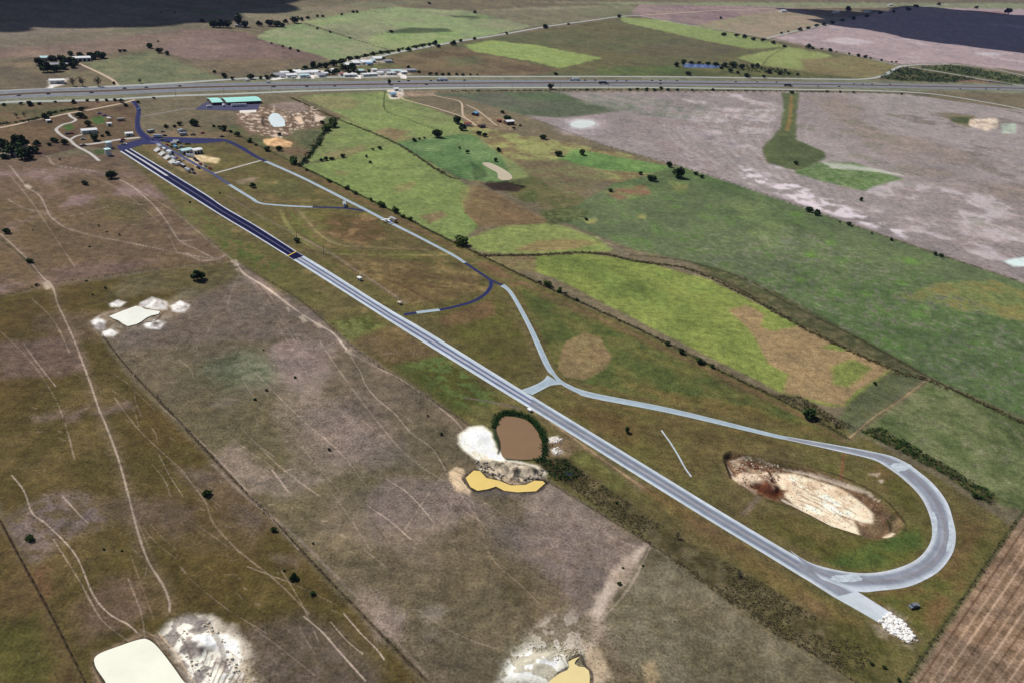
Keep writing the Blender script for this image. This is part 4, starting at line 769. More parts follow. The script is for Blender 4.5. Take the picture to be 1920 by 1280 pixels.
road('dirt_road', [(132,262),(142,256),(154,253)], 3, .05, M_gravel, 'short gravel spur to the white roofed house')
road('dirt_road', [(150,272),(175,270),(200,266),(225,262),(262,258)], 5, .045, M_gravel, 'gravel lane from the house to the staging lanes')
# highway
hy = lambda offs: None
med = [(-400,213),(-150,187),(5,178.5),(100,173.8),(200,171),(360,164.5),(510,161.2),(610,160),(735,158),(900,156.3),(1050,156),(1200,156),(1330,157),(1480,158.3),(1560,159.3),(1690,161.5),(1800,163.8),(1915,166.2),(2200,174)]
mw = np.array(cat(GP(med), 8))
tt = np.gradient(mw, axis=0); tt /= np.hypot(tt[:, 0], tt[:, 1])[:, None]; nrm = np.stack([-tt[:, 1], tt[:, 0]], 1)
if nrm[0, 1] < 0: nrm = -nrm
def hband(name, o0, o1, z, mt, label, a=0, b=None):
    sl = slice(a, b); o = bpy.data.objects.new(name, ribbon_mesh(name, (mw+nrm*o0)[sl], (mw+nrm*o1)[sl], z, [mt], 1, 1, False)); COL.objects.link(o); return tag(o, label, None, None, 'structure')
hband('highway', 5, 22, .08, M_hwy, 'far carriageway of the highway'); hband('highway', -5, -22, .08, M_hwy, 'near carriageway of the highway')
M_med = mat('median grass', (92, 76, 60), .95, .1, .2, .2)
hband('highway_median', -5, 5, .07, M_med, 'brown grass median between the carriageways')
def lane_marks(off, wd, dash):
    mb = MB(); ln = np.concatenate([[0], np.cumsum(np.hypot(*np.diff(mw, axis=0).T))]); tot = ln[-1]; s = 0
    while s < tot-14:
        e = s+(4 if dash else 40)
        q = [np.array([np.interp(t, ln, (mw+nrm*o)[:, k]) for k in (0, 1)]) for t, o in ((s, off), (e, off), (e, off+wd), (s, off+wd))]
        mb.quad(*[(p[0], p[1], .1) for p in q]); s = e+(8 if dash else 0)
    return mb
for o_, w_, d_ in ((11, .2, True), (16.5, .2, True), (-11, .2, True), (-16.5, .2, True)):
    tag(lane_marks(o_, w_, d_).build('lane_marking', M_paint), 'dashed white lane line', None, None, 'structure')
for o_ in (7, 20.5, -7, -20.5): tag(lane_marks(o_, .25, False).build('lane_marking', M_paint), 'solid edge line of a carriageway', None, None, 'structure')
road('frontage_road', [(-300,218),(0,193),(100,190),(190,188),(250,184.5),(330,180),(420,177.3),(510,173.5),(610,170),(735,167.3),(900,165),(1050,164.5),(1200,164.3),(1330,166),(1480,168.2),(1560,169),(1640,170.8),(1700,173),(1760,178),(1830,189),(1915,205),(2050,238)], 9, .075, M_front, 'pale frontage road on the near side of the highway', 5)
road('frontage_road', [(-300,194),(0,171.5),(120,166.5),(250,160.5),(340,155.5),(400,151.5),(475,147),(560,146),(700,144.6),(860,144),(1050,144),(1200,144.3),(1330,145.3),(1450,147.2),(1560,149),(1620,148.6),(1655,142.5),(1675,131),(1690,124.3)], 9, .075, M_front, 'pale frontage road on the far side of the highway', 5)
road('country_road', [(1690,124.3),(1730,121.6),(1790,121.2),(1850,128),(1915,141),(2050,172)], 8, .08, M_front, 'upper road fork east of the ramp junction', 5)
road('country_road', [(1690,124.3),(1720,128.5),(1770,136.5),(1830,147.5),(1870,154),(1915,161),(2050,184)], 8, .085, M_front, 'lower ramp road from the junction toward the highway', 5)
road('country_road', [(1690,124.2),(1600,104),(1540,92),(1480,80),(1440,72.5),(1380,61),(1290,47.5),(1240,38),(1200,29.5)], 7, .07, M_front, 'straight country road coming down to the ramp junction', 4)
road('country_road', [(700,109),(740,100),(800,88.5),(860,78),(950,63.5),(1030,49.5),(1100,40),(1162,31.5),(1200,29.5)], 9, .08, M_front, 'grey country road from the village up to the far fields', 4)
road('country_road', [(1200,29.5),(1330,21),(1480,16),(1700,13.5)], 8, .06, M_dirt, 'faint far road along the top of the fields', 4)
road('country_road', [(1438,72),(1500,57),(1555,45),(1620,30),(1690,17),(1780,8)], 8, .06, M_front, 'tree lined side road climbing to the far fields', 4)
road('dirt_road', [(143,117.5),(160,125),(180,134),(200,144),(212,151),(217,157),(224,163)], 5, .06, M_dirt, 'tan drive from the farm down to the highway')
road('dirt_road', [(92,170),(97,162),(104,157)], 5, .05, M_white, 'white drive up to the roadside building')
road('dirt_road', [(745,176),(757,187),(780,193),(810,201),(840,210),(868,220),(885,230),(893,236)], 3.2, .06, M_dirt, 'pale farm drive from the blue building to the farmhouse')
road('dirt_road', [(800,176),(830,183),(858,189),(866,196),(867,208),(869,218),(880,227)], 2.8, .055, M_dirt, 'orange farm drive curving down from the highway')
road('dirt_road', [(875,197),(895,207),(912,220),(924,230),(932,236)], 2.4, .05, M_dirt, 'tan track from the farm drive to the white barn')
for a_p, lb in (([(672,148),(670,144),(668,139)], 'white gravel drive into the middle of the village'), ([(757,148),(756,143),(750,139)], 'white gravel drive at the right end of the village'), ([(584,148),(582,144),(580,140)], 'white gravel drive at the left of the village'), ([(556,148),(555,144),(552,141)], 'white gravel drive beside the village sheds'), ([(508,150),(528,147),(540,145)], 'white gravel lay-by at the left end of the village')):
    road('dirt_road', a_p, 9, .085, M_white, lb)
flat('concrete_slab', [(450,207.5),(480,206.5),(480,211),(449,212)], .05, M_white, 'white concrete slab below the teal roofed hall')
road('creek_channel', [(1240,806),(1256,828),(1272,854),(1284,876),(1296,893)], .9, .05, mat('pale concrete channel', (190,200,206), .8, .2, .1, .4), 'narrow straight concrete channel in the grass inside the loop')
# white scuffed patches and seams on the loop (painted run-off marks)
M_scuff = mat('white lime scuff', (188, 198, 206), .9, .2, .25, .35)
def scuff(px, label, seed):
    "irregular torn-edged patch of lime on the asphalt"
    rg = np.random.default_rng(seed); c = np.array(cat(GP(px), 7, True)); ctr = c.mean(0); c = ctr+(c-ctr)*(1+rg.uniform(-.16, .10, len(c)))[:, None]
    mb = MB(); mb.poly([(q[0], q[1], .084) for q in c]); o = mb.build('lime_scuff', M_scuff)
    if o.data.polygons[0].normal.z < 0: o.data.flip_normals()
    tag(o, label, None, None, 'structure')
scuff([(1745,964),(1752,960),(1758,980),(1756,1000),(1749,1000)], 'white scuff on the inside of the loop', 1); scuff([(1778,974),(1785,977),(1787,1005),(1781,1028),(1774,1030),(1779,1005)], 'white scuff on the outside of the loop', 2)
scuff([(1670,870),(1698,867),(1710,875),(1684,884)], 'white scuffed band where the loop meets the return road', 3); scuff([(1560,1080),(1600,1076),(1616,1085),(1600,1090),(1568,1090)], 'white scuff where the loop leaves the strip', 4)
# ------------------------------------------------------------------ water
def water(name, px, z, col, label, rough=.22, spec=.4, var=.07, crv=True):
    mt = mat(name+' water '+label[:6], col, rough, spec, var, .06); return flat(name, px, z, mt, label, 'structure', crv=crv)
water('pond', [(940,784),(955,781),(985,787),(1003,803),(1015,826),(1015,856),(1000,861),(965,861),(942,855),(938,828),(931,805)], .25, (140,112,84), 'muddy brown pond beside the strip')
water('pond', [(873,896),(888,882),(900,883),(912,896),(935,901),(958,910),(985,909),(1002,901),(1018,902),(1022,906),(1005,921),(970,923),(945,920),(930,912),(915,917),(895,920),(882,913)], .3, (236,206,124), 'curved yellow pond below the chalk heaps', crv=False)
water('pond', [(183,1228),(225,1211),(262,1199),(279,1200),(300,1218),(340,1272),(352,1300),(230,1320),(196,1275),(178,1246)], .3, (252,250,228), 'cream coloured square pond at the near edge')
water('pond', [(1065,1241),(1074,1236),(1087,1231.5),(1079,1239),(1077,1245),(1085,1250),(1096,1251),(1104,1258),(1106,1271),(1104,1290),(1020,1290),(1037,1271),(1050,1262),(1063,1257),(1067,1250)], .35, (238,218,158), 'small yellow pond in the chalk patch at the near edge', crv=False)
water('pond', [(495,222),(502,213),(516,211.5),(530,216),(543,230),(540,236),(518,239),(496,236)], .25, (234,248,246), 'pale turquoise pond below the teal roofed hall')
water('pond', [(1280,120),(1310,121),(1335,122),(1352,124),(1345,128),(1310,127.5),(1285,126.5)], .3, (104,124,178), 'small blue pond in the trees north of the highway', .15)
water('pond', [(904,307),(918,306),(935,313),(947,320),(957,327),(960,336),(945,339),(934,335),(932,325),(918,317)], .25, (198,184,158), 'narrow tan stock pond in the green pasture', .5)
water('pond', [(205,594),(230,584),(255,575),(265,577),(272,581),(286,583),(300,585),(298,590),(284,593),(275,597),(264,605),(256,609),(240,613),(232,609),(222,602),(213,599)], .45, (238,238,226), 'white chalky pond between spoil heaps', .5, crv=False)
water('pond', [(1060,884),(1074,884),(1074,890),(1062,891)], .15, (40,44,70), 'tiny dark pool in the weeds below the strip', .2)
water('pond', [(1070,232),(1085,227),(1108,227),(1116,233),(1098,240),(1076,239)], .12, (214,222,218), 'shallow white pool in the mauve field', .6)
# ------------------------------------------------------------------ foliage
def leaf_mat(name, col, dark, trans=.15):
    mm = bpy.data.materials.new(name); mm.use_nodes = True; nt = mm.node_tree; L = nt.links; b = nt.nodes['Principled BSDF']
    b.inputs['Roughness'].default_value = .75; b.inputs['Specular IOR Level'].default_value = .12
    a = nt.nodes.new('ShaderNodeAttribute'); a.attribute_name = 'leaf'; r = nt.nodes.new('ShaderNodeMixRGB')
    r.inputs[1].default_value = (*lin(dark), 1); r.inputs[2].default_value = (*lin(col), 1); L.new(a.outputs['Fac'], r.inputs[0]); L.new(r.outputs[0], b.inputs['Base Color'])
    return mm
M_leaf = leaf_mat('dark oak leaves', (68, 92, 42), (26, 40, 22)); M_leaf2 = leaf_mat('green leaves', (84, 112, 44), (44, 62, 28)); M_leaf3 = leaf_mat('dusty grey twigs and leaves', (92, 88, 70), (56, 54, 46))
M_scrub = leaf_mat('dry weeds', (112, 104, 70), (62, 58, 38)); M_reed = leaf_mat('reeds', (52, 84, 32), (24, 40, 18)); M_bark = mat('bark', (74, 62, 50), .9, .1, .2, 2)
def leaves(cent, size, rg, up=.35):
    "leaf clumps: small randomly turned quads at the given centres"
    n = len(cent); nr = rg.normal(size=(n, 3)); nr[:, 2] = np.abs(nr[:, 2])+up; nr /= np.linalg.norm(nr, axis=1)[:, None]
    t = rg.normal(size=(n, 3)); u = np.cross(nr, t); u /= np.linalg.norm(u, axis=1)[:, None]+1e-9; w = np.cross(nr, u)
    s = (size*rg.uniform(.6, 1.4, n))[:, None]; k = rg.uniform(.6, 1.0, n)[:, None]
    return np.stack([cent+u*s, cent+w*s*k, cent-u*s, cent-w*s*k], 1).reshape(-1, 3)
def leaf_mesh(name, V, val, mt):
    n = len(V)//4; me = bpy.data.meshes.new(name); me.vertices.add(n*4); me.vertices.foreach_set('co', V.astype(np.float32).ravel())
    me.loops.add(n*4); me.loops.foreach_set('vertex_index', np.arange(n*4, dtype=np.int32)); me.polygons.add(n); me.polygons.foreach_set('loop_start', (np.arange(n)*4).astype(np.int32)); me.update(calc_edges=True)
    a = me.attributes.new('leaf', 'FLOAT', 'POINT'); a.data.foreach_set('value', np.repeat(val, 4).astype(np.float32)); me.materials.append(mt); return me
def make_tree(seed, ht, lobes, spread, n, ls, mt, clear=.03):
    "a crown one unit wide made of leaf clumps round several lobes, on a trunk with limbs"
    rg = np.random.default_rng(seed); C = []; val = []; mb = MB(); mb.tube((0, 0, -.03), (.01, 0, clear+ht*.25), .035, .022, 6)
    for i in range(lobes):
        a = rg.uniform(0, 6.28); r = rg.uniform(.0, spread) if i else 0; z = clear+ht*rg.uniform(.25, .68); rad = rg.uniform(.17, .29)
        c = np.array([math.cos(a)*r, math.sin(a)*r, z]); mb.tube((.01, 0, clear+ht*.1), tuple(c), .02, .006, 5)
        m_ = n//lobes; d = rg.normal(size=(m_, 3)); d /= np.linalg.norm(d, axis=1)[:, None]; q = rg.uniform(.55, 1.0, m_)**.5
        p = c+d*(rad*q)[:, None]*np.array([1, 1, ht*1.0/.8*.85]); p[:, 2] = np.maximum(p[:, 2], clear*.5); C.append(p); val.append(np.clip(rg.uniform(.1, .9)*.6+rg.uniform(0, .5, m_), 0, 1))
    C = np.concatenate(C); val = np.concatenate(val)
    return leaf_mesh('crown', leaves(C, ls, rg), val, mt), mb.mesh('trunk', [M_bark])
PROTO = {
    'oak': [make_tree(s, .62, 9, .33, 560, .075, M_leaf) for s in (1, 2, 3, 4)],
    'tall': [make_tree(s, 1.15, 9, .24, 520, .075, M_leaf) for s in (5, 6)],
    'bush': [make_tree(s, .55, 6, .30, 300, .085, M_leaf, .0) for s in (7, 8, 9)],
    'green': [make_tree(s, .62, 7, .30, 400, .080, M_leaf2, .02) for s in (10, 11)],
    'bare': [make_tree(s, .95, 9, .30, 230, .050, M_leaf3, .08) for s in (12, 13)]}
TN = [0]
def tree(kind, x, y, w, label, group=None, cat_=None, hs=1.0):
    s = 1.12*w/ppm(x, y); gx, gy = G(x, y+.30*w); pr = PROTO[kind]; cm, tm = pr[TN[0] % len(pr)]; TN[0] += 1
    nm = 'bush' if kind == 'bush' else 'tree'
    o = empty(nm, (gx, gy, 0), random.uniform(0, 6.28), (s, s, s*hs*random.uniform(.9, 1.15)))
    tag(o, label, cat_ or nm, group)
    c = bpy.data.objects.new('crown', cm); COL.objects.link(c); c.parent = o
    t = bpy.data.objects.new('trunk', tm); COL.objects.link(t); t.parent = o
    return o
def row(kind, what, frm, items, group, w0=8, wf=1.06):
    n = len(items)
    for i, it in enumerate(items):
        w = it[2] if len(it) > 2 else w0; k = it[3] if len(it) > 3 else kind
        tree(k, it[0], it[1], w*wf, f'{what}, {ordw(i+1)} {frm}', group)
row('green', 'green tree in the fence line beside the return road', 'from the highway end', [(551,301,20),(562,309,9,'bush'),(575,318,7,'bush'),(617,339,8),(651,352,11),(666,361,9),(696,375,8),(715,383,14),(741,394,14),(755,405,8),(769,410,11),(865,452,23)], 'trees in the fence line beside the return road')
row('bush', 'dark bush in the fence line beside the mid pasture', 'from the drain', [(1012,528,7),(1026,532,14,'green'),(1049,544,12,'green'),(1060,550,7),(1081,561,9),(1161,600,6),(1251,643,11),(1277,657,15),(1312,674,18),(1336,686,10)], 'bushes in the fence line beside the mid pasture')
row('oak', 'dark tree on the edge of the mauve field', 'from the left', [(1222,334,16),(1254,309,13),(1272,325,27),(1304,325,9),(1315,331,9),(1517,393,14),(1532,399,14),(1574,416,5,'bush'),(1591,419,10),(1597,424,5,'bush'),(1634,437,5,'bush'),(1671,449,8,'bush'),(1752,475,9),(1764,479,9)], 'trees on the edge of the mauve field')
tree('oak', 1614, 374, 9, 'lone dark tree standing out in the pale mauve field'); tree('oak', 1492, 305, 10, 'lone dark tree in the green drain through the mauve field')
tree('oak', 1515, 773, 28, 'large dark bush by the weedy fence corner below the mid pasture'); tree('bare', 1565, 796, 11, 'small brown bush in the weeds near the access track'); tree('bush', 1640, 717, 9, 'lone black bush at the corner of the mid pasture'); tree('bush', 1828, 927, 15, 'black bush beside the fence outside the turnaround loop')
tree('tall', 1175, 806, 12, 'small pointed evergreen alone in the grass inside the loop')
row('oak', 'dark tree in the farm cluster below the highway', 'from the left', [(857,226,18),(868,239,16),(876,285,9,'bush'),(898,250,10),(909,253,10),(934,281,10),(942,210,8),(952,221,14),(963,240,7,'bush'),(975,235,6,'bush'),(1018,256,15,'bush'),(1047,288,14),(1091,286,14),(1099,410,8,'bush'),(1145,357,9),(1201,325,8),(929,300,9),(861,277,7,'bush')], 'trees round the farm below the highway')
row('oak', 'dark tree along the cross fence of the light green pastures', 'from the right', [(819,251,19),(796,258,6,'bush'),(786,260,6,'bush'),(776,262,10),(712,277,8),(699,280,6,'bush'),(687,293,6),(694,304,7),(642,292,10),(622,297,9),(611,298,9),(602,300,8)], 'trees along the cross fence of the light green pastures')
row('green', 'green tree in the ditch right of the turquoise pond', 'from the top', [(604,229,9,'oak'),(625,231,22),(612,240,15),(599,270,9),(582,286,6),(570,298,8,'oak')], 'trees in the ditch right of the turquoise pond')
row('bush', 'bush between the staging lanes and the turquoise pond', 'from the left', [(311,237,9),(327,236,8),(336,232,10,'oak'),(365,230,17,'oak'),(401,236,7),(411,238,9),(420,241,14),(432,246,8),(445,252,11,'oak'),(469,264,11,'green'),(480,271,7),(501,279,13,'oak'),(524,279,12,'oak'),(524,251,9)], 'bushes between the staging lanes and the turquoise pond')
row('oak', 'dark tree of the grove at the left edge', 'from the left', [(5,272,20),(25,282,23),(9,293,12),(40,266,28),(47,290,21),(62,281,16),(58,296,10,'bush'),(71,269,11)], 'trees of the grove at the left edge', wf=1.32)
row('oak', 'tree round the white roofed house', 'from the left', [(92,270,9,'bush'),(102,263,13),(122,267,13),(86,220,16),(94,213,10),(95,228,7,'bush'),(150,216,15),(161,220,8),(166,232,13),(152,204,12,'bush'),(178,258,18),(202,250,11),(192,254,8,'bush'),(45,216,7,'bare'),(32,218,8,'bare')], 'trees round the white roofed house')
row('bush', 'roadside bush under the near frontage road', 'from the left', [(8,196,8),(40,194,8),(57,194,14),(74,194,8),(104,191,6),(139,191,10),(164,188,7),(182,189,8),(200,188,7),(216,187,8),(227,189,12),(236,197,9),(259,191,8),(289,184,6)], 'roadside bushes under the near frontage road')
row('oak', 'lone pasture tree left of the strip', 'counted from the highway', [(159,343,11),(210,328,20),(473,348,12),(13,433,13),(57,488,12),(69,534,7,'bush'),(370,517,25),(557,450,11)], 'lone pasture trees left of the strip')
row('bush', 'tiny dark shrub in the brown upper left pasture', 'from the top', [(112,299,5),(412,362,4),(356,379,5),(185,423,5),(62,431,3),(200,434,4),(224,440,5),(168,462,5),(162,526,5),(198,539,6),(174,552,4)], 'tiny shrubs in the brown upper left pasture')
row('bush', 'tiny dark shrub in the grey brown lower pasture', 'from the top', [(553,706,6),(500,730,6),(478,747,7),(802,778,5),(827,812,7),(617,841,7),(494,655,4),(587,1017,5),(1205,1059,5),(1168,1063,5),(1161,1092,9)], 'tiny shrubs in the grey brown lower pasture')
tree('bush', 387, 922, 19, 'black bush beside the cattle track in the olive pasture', 'black bushes in the olive pasture'); tree('bush', 56, 1006, 18, 'black bush near the left edge of the olive pasture', 'black bushes in the olive pasture')
tree('bush', 513, 991, 13, 'black bush on the fence of the olive pasture', 'black bushes in the olive pasture'); tree('bush', 552, 1079, 18, 'larger of two black bushes below the olive pasture fence', 'black bushes in the olive pasture'); tree('bush', 586, 1110, 12, 'smaller of two black bushes below the olive pasture fence', 'black bushes in the olive pasture')
tree('bush', 195, 1028, 6, 'small weedy shrub on the left in the olive pasture'); tree('bush', 229, 1031, 5, 'small weedy shrub beside another in the olive pasture'); tree('bush', 533, 1068, 6, 'small brown shrub just left of a black bush')
tree('bare', 1270, 1004, 13, 'brown scrub bush in the weeds below the strip'); tree('bare', 1385, 1075, 13, 'brown thorn bush in the weeds near the shutdown end'); tree('bush', 1634, 1242, 9, 'small dark bush near the ploughed field corner'); tree('bush', 1657, 1249, 9, 'dark bush nearest the ploughed field corner'); tree('bush', 1685, 1272, 10, 'dark bush on the ploughed field fence at the near edge')
tree('bush', 1078, 890, 8, 'dark bush beside the tiny dark pool'); tree('bush', 1156, 941, 7, 'small dark bush in the weeds between fence and strip')
row('oak', 'farmyard tree north of the highway at the left', 'from the left', [(74,117,15),(90,128,18),(100,112,13),(106,128,16),(117,113,15),(120,124,14),(125,115,14),(133,100,10),(135,114,15),(136,122,13),(145,118,10),(149,101,8),(152,105,11),(172,105,15),(180,106,12),(186,102,13),(192,104,14)], 'farmyard trees north of the highway', wf=1.32)
row('bare', 'bare grey tree between the highway and the farm', 'from the left', [(137,157,14),(155,157,15),(185,157,16),(263,154,8)], 'bare grey trees between the highway and the farm')
row('oak', 'tree along the triangular green field', 'from the left', [(214,156,7,'bush'),(226,96,7),(234,95,7),(281,86,14),(297,78,4),(298,95,14),(314,100,10),(402,135,7),(421,142,13),(435,147,8)], 'trees along the triangular green field')
row('oak', 'dark tree of the far wood above the plough field', 'from the left', [(380,39,8),(402,47,13),(414,46,15),(425,47,13),(447,44,15,'tall'),(460,46,13),(485,45,10),(505,44,13),(520,45,13),(530,48,9),(536,40,8),(552,38,14),(565,36,7),(577,34,6),(595,31,5),(605,31,5),(641,27,5),(662,23,5),(670,23,5)], 'trees of the far wood above the plough field', wf=1.32)
row('bush', 'hedge tree round the far green fields', 'from the left', [(303,24,4),(328,24,4),(509,81,5),(530,88,7),(544,91,7),(559,95,7),(595,54,6),(619,60,6),(656,71,5),(734,60,8),(890,23,8),(805,6,7)], 'hedge trees round the far green fields')
row('oak', 'tree of the belt behind the village', 'from the left', [(470,144,14),(489,146,8,'bush'),(500,145,10),(510,142,8),(545,134,10),(557,132,9),(572,127,10),(587,123,14),(600,123,11),(610,123,13),(625,119,15),(640,116,16),(655,110,12),(670,108,9),(685,104,9),(700,101,9),(715,99,8),(727,98,8),(747,95,8),(765,93,11),(780,88,8),(792,86,8),(805,84,8),(816,82,11),(822,87,9)], 'trees of the belt behind the village', wf=1.08)
row('oak', 'tree among the village roofs', 'from the left', [(600,138,9,'bush'),(615,136,12),(626,137,9),(632,133,13),(647,128,17),(655,136,10),(662,128,18),(672,137,10),(685,137,9),(692,134,9),(720,112,10),(733,114,7),(766,126,7,'bush'),(785,134,8,'bush')], 'trees among the village roofs', wf=1.08)
row('bush', 'roadside tree along the country road', 'from the village', [(851,82,12,'oak'),(864,76,8),(890,72,8),(950,63,7),(1022,50,12),(1066,45,6),(1161,31,8,'oak'),(1351,34,6),(1357,64,11),(1380,67,10),(1395,69,10),(1412,73,10),(1430,76,9),(1450,80,9),(1470,86,9)], 'roadside trees along the country road')
row('bush', 'bush along the highway fence by the brown field', 'from the left', [(807,139,9),(818,139,8),(830,139,8),(842,139,9),(856,139,7),(868,140,7),(882,140,6),(895,140,5),(1042,138,9)], 'bushes along the highway fence by the brown field')
tree('tall', 730, 156, 9, 'dark tree in the highway median by the blue building'); tree('oak', 1031, 163, 13, 'round dark tree on the near side of the highway')
row('oak', 'tree on the far bank of the blue pond', 'from the left', [(1267,121,10),(1281,118,10),(1295,118,8),(1310,118,7),(1327,119,8),(1342,121,9),(1357,123,9),(1375,122,12),(1390,125,10),(1410,124,8),(1420,123,8)], 'trees on the far bank of the blue pond', wf=1.32)
row('bush', 'bush on the near side of the blue pond', 'from the left', [(1290,138,11,'oak'),(1352,127,9),(1370,133,11),(1383,136,8),(1400,141,13),(1432,144,8),(1442,134,13),(1462,137,11),(1478,138,8),(1495,139,8)], 'bushes on the near side of the blue pond')
row('bush', 'bush along the side road to the far fields', 'from the near end', [(1465,62,6),(1478,60,5),(1500,55,10),(1515,52,9),(1530,49,9),(1545,46,9),(1560,42,9),(1578,39,9),(1600,35,9),(1625,30,9),(1650,25,9),(1675,22,8),(1702,17,11),(1717,12,10)], 'bushes along the side road to the far fields')
row('bush', 'bush on the straight country road above the ramp', 'from the left', [(1515,87,12),(1524,90,8),(1540,92,6),(1556,94,9),(1568,97,4),(1592,101,6),(1609,104,9),(1622,106,9),(1631,109,6),(1652,113,6),(1672,116,5),(1680,117,5)], 'bushes on the straight country road above the ramp')
row('bush', 'bush in the hedge under the frontage road', 'from the left', [(1100,168,6),(1181,168,7),(1195,167,7),(1212,168,9),(1227,168,8),(1240,166,9),(1252,168,8),(1270,168,7),(1297,169,6),(1336,168,8),(1485,173,9),(1550,172,6),(1575,172,6),(1600,173,5),(1690,176,6)], 'bushes in the hedge under the frontage road')
row('bush', 'clump of far trees at the top right', 'from the left', [(1590,17,13),(1830,14,8),(1890,23,15),(1760,8,8)], 'far trees at the top right')
# ------------------------------------------------------------------ uncountable weeds, reeds, thickets, rubble
def inside(px, n, rg):
    P = np.array(GP(px)); lo, hi = P.min(0), P.max(0); out = []
    while sum(len(o) for o in out) < n:
        q = rg.uniform(lo, hi, (n*2, 2)); c = np.zeros(len(q), bool)
        for i in range(len(P)):
            a, b = P[i], P[(i+1) % len(P)]
            if a[1] != b[1]: c ^= ((a[1] > q[:, 1]) != (b[1] > q[:, 1])) & (q[:, 0] < (b[0]-a[0])*(q[:, 1]-a[1])/(b[1]-a[1])+a[0])
        out.append(q[c])
    return np.concatenate(out)[:n]
def along(px, w, n, rg):
    c = np.array(cat(GP(px), 6)); ln = np.concatenate([[0], np.cumsum(np.hypot(*np.diff(c, axis=0).T))]); s = rg.uniform(0, ln[-1], n)
    p = np.stack([np.interp(s, ln, c[:, k]) for k in (0, 1)], 1); return p+rg.normal(size=(n, 2))*w*.4
def clear_of(pts):
    "drop points that fall on paved strips or water"
    keep = np.ones(len(pts), bool)
    for o in COL.objects:
        if o.get('kind') != 'structure' or o.name.split('.')[0] not in ('drag_strip', 'turnaround_loop', 'return_road', 'pond', 'pit_road'): continue
        me_ = o.data; co = np.array([v.co[:2] for v in me_.vertices])
        for f in me_.polygons:
            P = co[list(f.vertices)]; lo, hi = P.min(0), P.max(0); ix = np.nonzero((pts > lo-.2).all(1) & (pts < hi+.2).all(1))[0]
            if not len(ix): continue
            c = np.zeros(len(ix), bool)
            for i in range(len(P)):
                a, b = P[i], P[(i+1) % len(P)]
                if a[1] != b[1]: c ^= ((a[1] > pts[ix, 1]) != (b[1] > pts[ix, 1])) & (pts[ix, 0] < (b[0]-a[0])*(pts[ix, 1]-a[1])/(b[1]-a[1])+a[0])
            keep[ix[c]] = False
    return pts[keep]
def thicket(name, pts, h, r, mt, label, seed, per=14, ls=.3, thr=None):
    rg = np.random.default_rng(seed)
    if thr is not None: pts = pts[fbm(pts[:, 0], pts[:, 1], 26, seed, 3) > thr]
    if name == 'tussocks': pts = clear_of(pts)
    m_ = len(pts); rad = r*rg.uniform(.5, 1.4, m_); hh = h*rg.uniform(.5, 1.4, m_)
    d = rg.normal(size=(m_, per, 3)); d /= np.linalg.norm(d, axis=2)[:, :, None]; d[:, :, 2] = np.abs(d[:, :, 2])
    c = np.concatenate([pts, np.zeros((m_, 1))], 1)[:, None, :]+d*np.stack([rad, rad, hh], 1)[:, None, :]*rg.uniform(.6, 1, (m_, per, 1))
    val = np.clip(np.repeat(rg.uniform(0, .7, m_), per)+rg.uniform(0, .4, m_*per), 0, 1)
    o = bpy.data.objects.new(name, leaf_mesh(name, leaves(c.reshape(-1, 3), ls, rg), val, mt)); COL.objects.link(o); return tag(o, label, None, None, 'stuff')
rg0 = np.random.default_rng(42)
thicket('weeds', inside([(1015,868),(1060,862),(1250,990),(1460,1110),(1640,1230),(1600,1270),(1440,1180),(1222,1024),(1100,935)], 2600, rg0), .42, .62, M_scrub, 'rough dry weeds between the pasture fence and the strip', 3, 10, .2, .0)
thicket('weeds', inside([(1010,862),(1060,862),(1095,890),(1060,905),(1030,895)], 120, rg0), 1.0, .9, M_reed, 'dark weeds beside the brown pond overflow', 4, 14, .26)
thicket('reeds', along([(926,800),(936,780),(955,774),(985,781),(1008,800),(1021,825),(1020,855),(1006,864)], 2.2, 420, rg0), 1.6, .8, M_reed, 'dark green reeds fringing the brown pond', 5, 14, .24)
thicket('weeds', inside([(1612,808),(1650,800),(1720,840),(1830,905),(1880,935),(1860,950),(1760,885),(1680,842)], 260, rg0), .9, 1.1, M_reed, 'dark scrub along the fence outside the loop', 6, 14, .3, -.05)
thicket('weeds', inside([(1450,738),(1500,744),(1600,800),(1580,806)], 120, rg0), .9, .9, M_scrub, 'dark weeds along the lower corner of the mid pasture', 7, 14, .28)
thicket('weeds', along([(900,479),(1000,479),(1080,474),(1140,478),(1190,490),(1290,505),(1400,555),(1540,632),(1680,695),(1740,712),(1840,755),(1920,795)], 3, 900, rg0), .9, 1.0, M_scrub, 'dark weeds along the drain above the mid pasture', 11, 12, .32)
thicket('weeds', along([(545,303),(600,330),(700,378),(835,447),(900,478),(1000,527),(1130,586),(1250,643),(1350,695),(1480,757),(1590,822)], 2, 700, rg0), .8, .8, M_scrub, 'weeds along the fence right of the airfield', 12, 12, .28)
thicket('weeds', along([(626,228),(605,255),(575,300),(562,310)], 5, 200, rg0), 1.6, 1.4, M_reed, 'dark hedge weeds filling the ditch by the turquoise pond', 13, 14, .5)
thicket('weeds', along([(545,183),(630,222),(740,268),(830,325),(860,336)], 3, 260, rg0), .9, 1.2, M_scrub, 'weeds along the old fence across the light green pastures', 14, 12, .4)
thicket('thicket', inside([(1650,147),(1668,133),(1700,128),(1790,143),(1830,149),(1780,155),(1700,153)], 300, rg0), 4, 3.2, M_leaf, 'dark thicket inside the ramp triangle', 15, 16, .9)
thicket('thicket', inside([(1720,127.5),(1790,123),(1915,146),(1980,158),(1915,159),(1840,146)], 320, rg0), 4, 3.2, M_leaf, 'dark thicket between the two road forks', 16, 16, .9, -.1)
thicket('thicket', inside([(1270,120),(1330,119),(1430,126),(1500,135),(1480,141),(1360,131),(1350,125),(1280,119)], 130, rg0), 3, 3, M_leaf, 'undergrowth round the blue pond', 17, 14, .9)
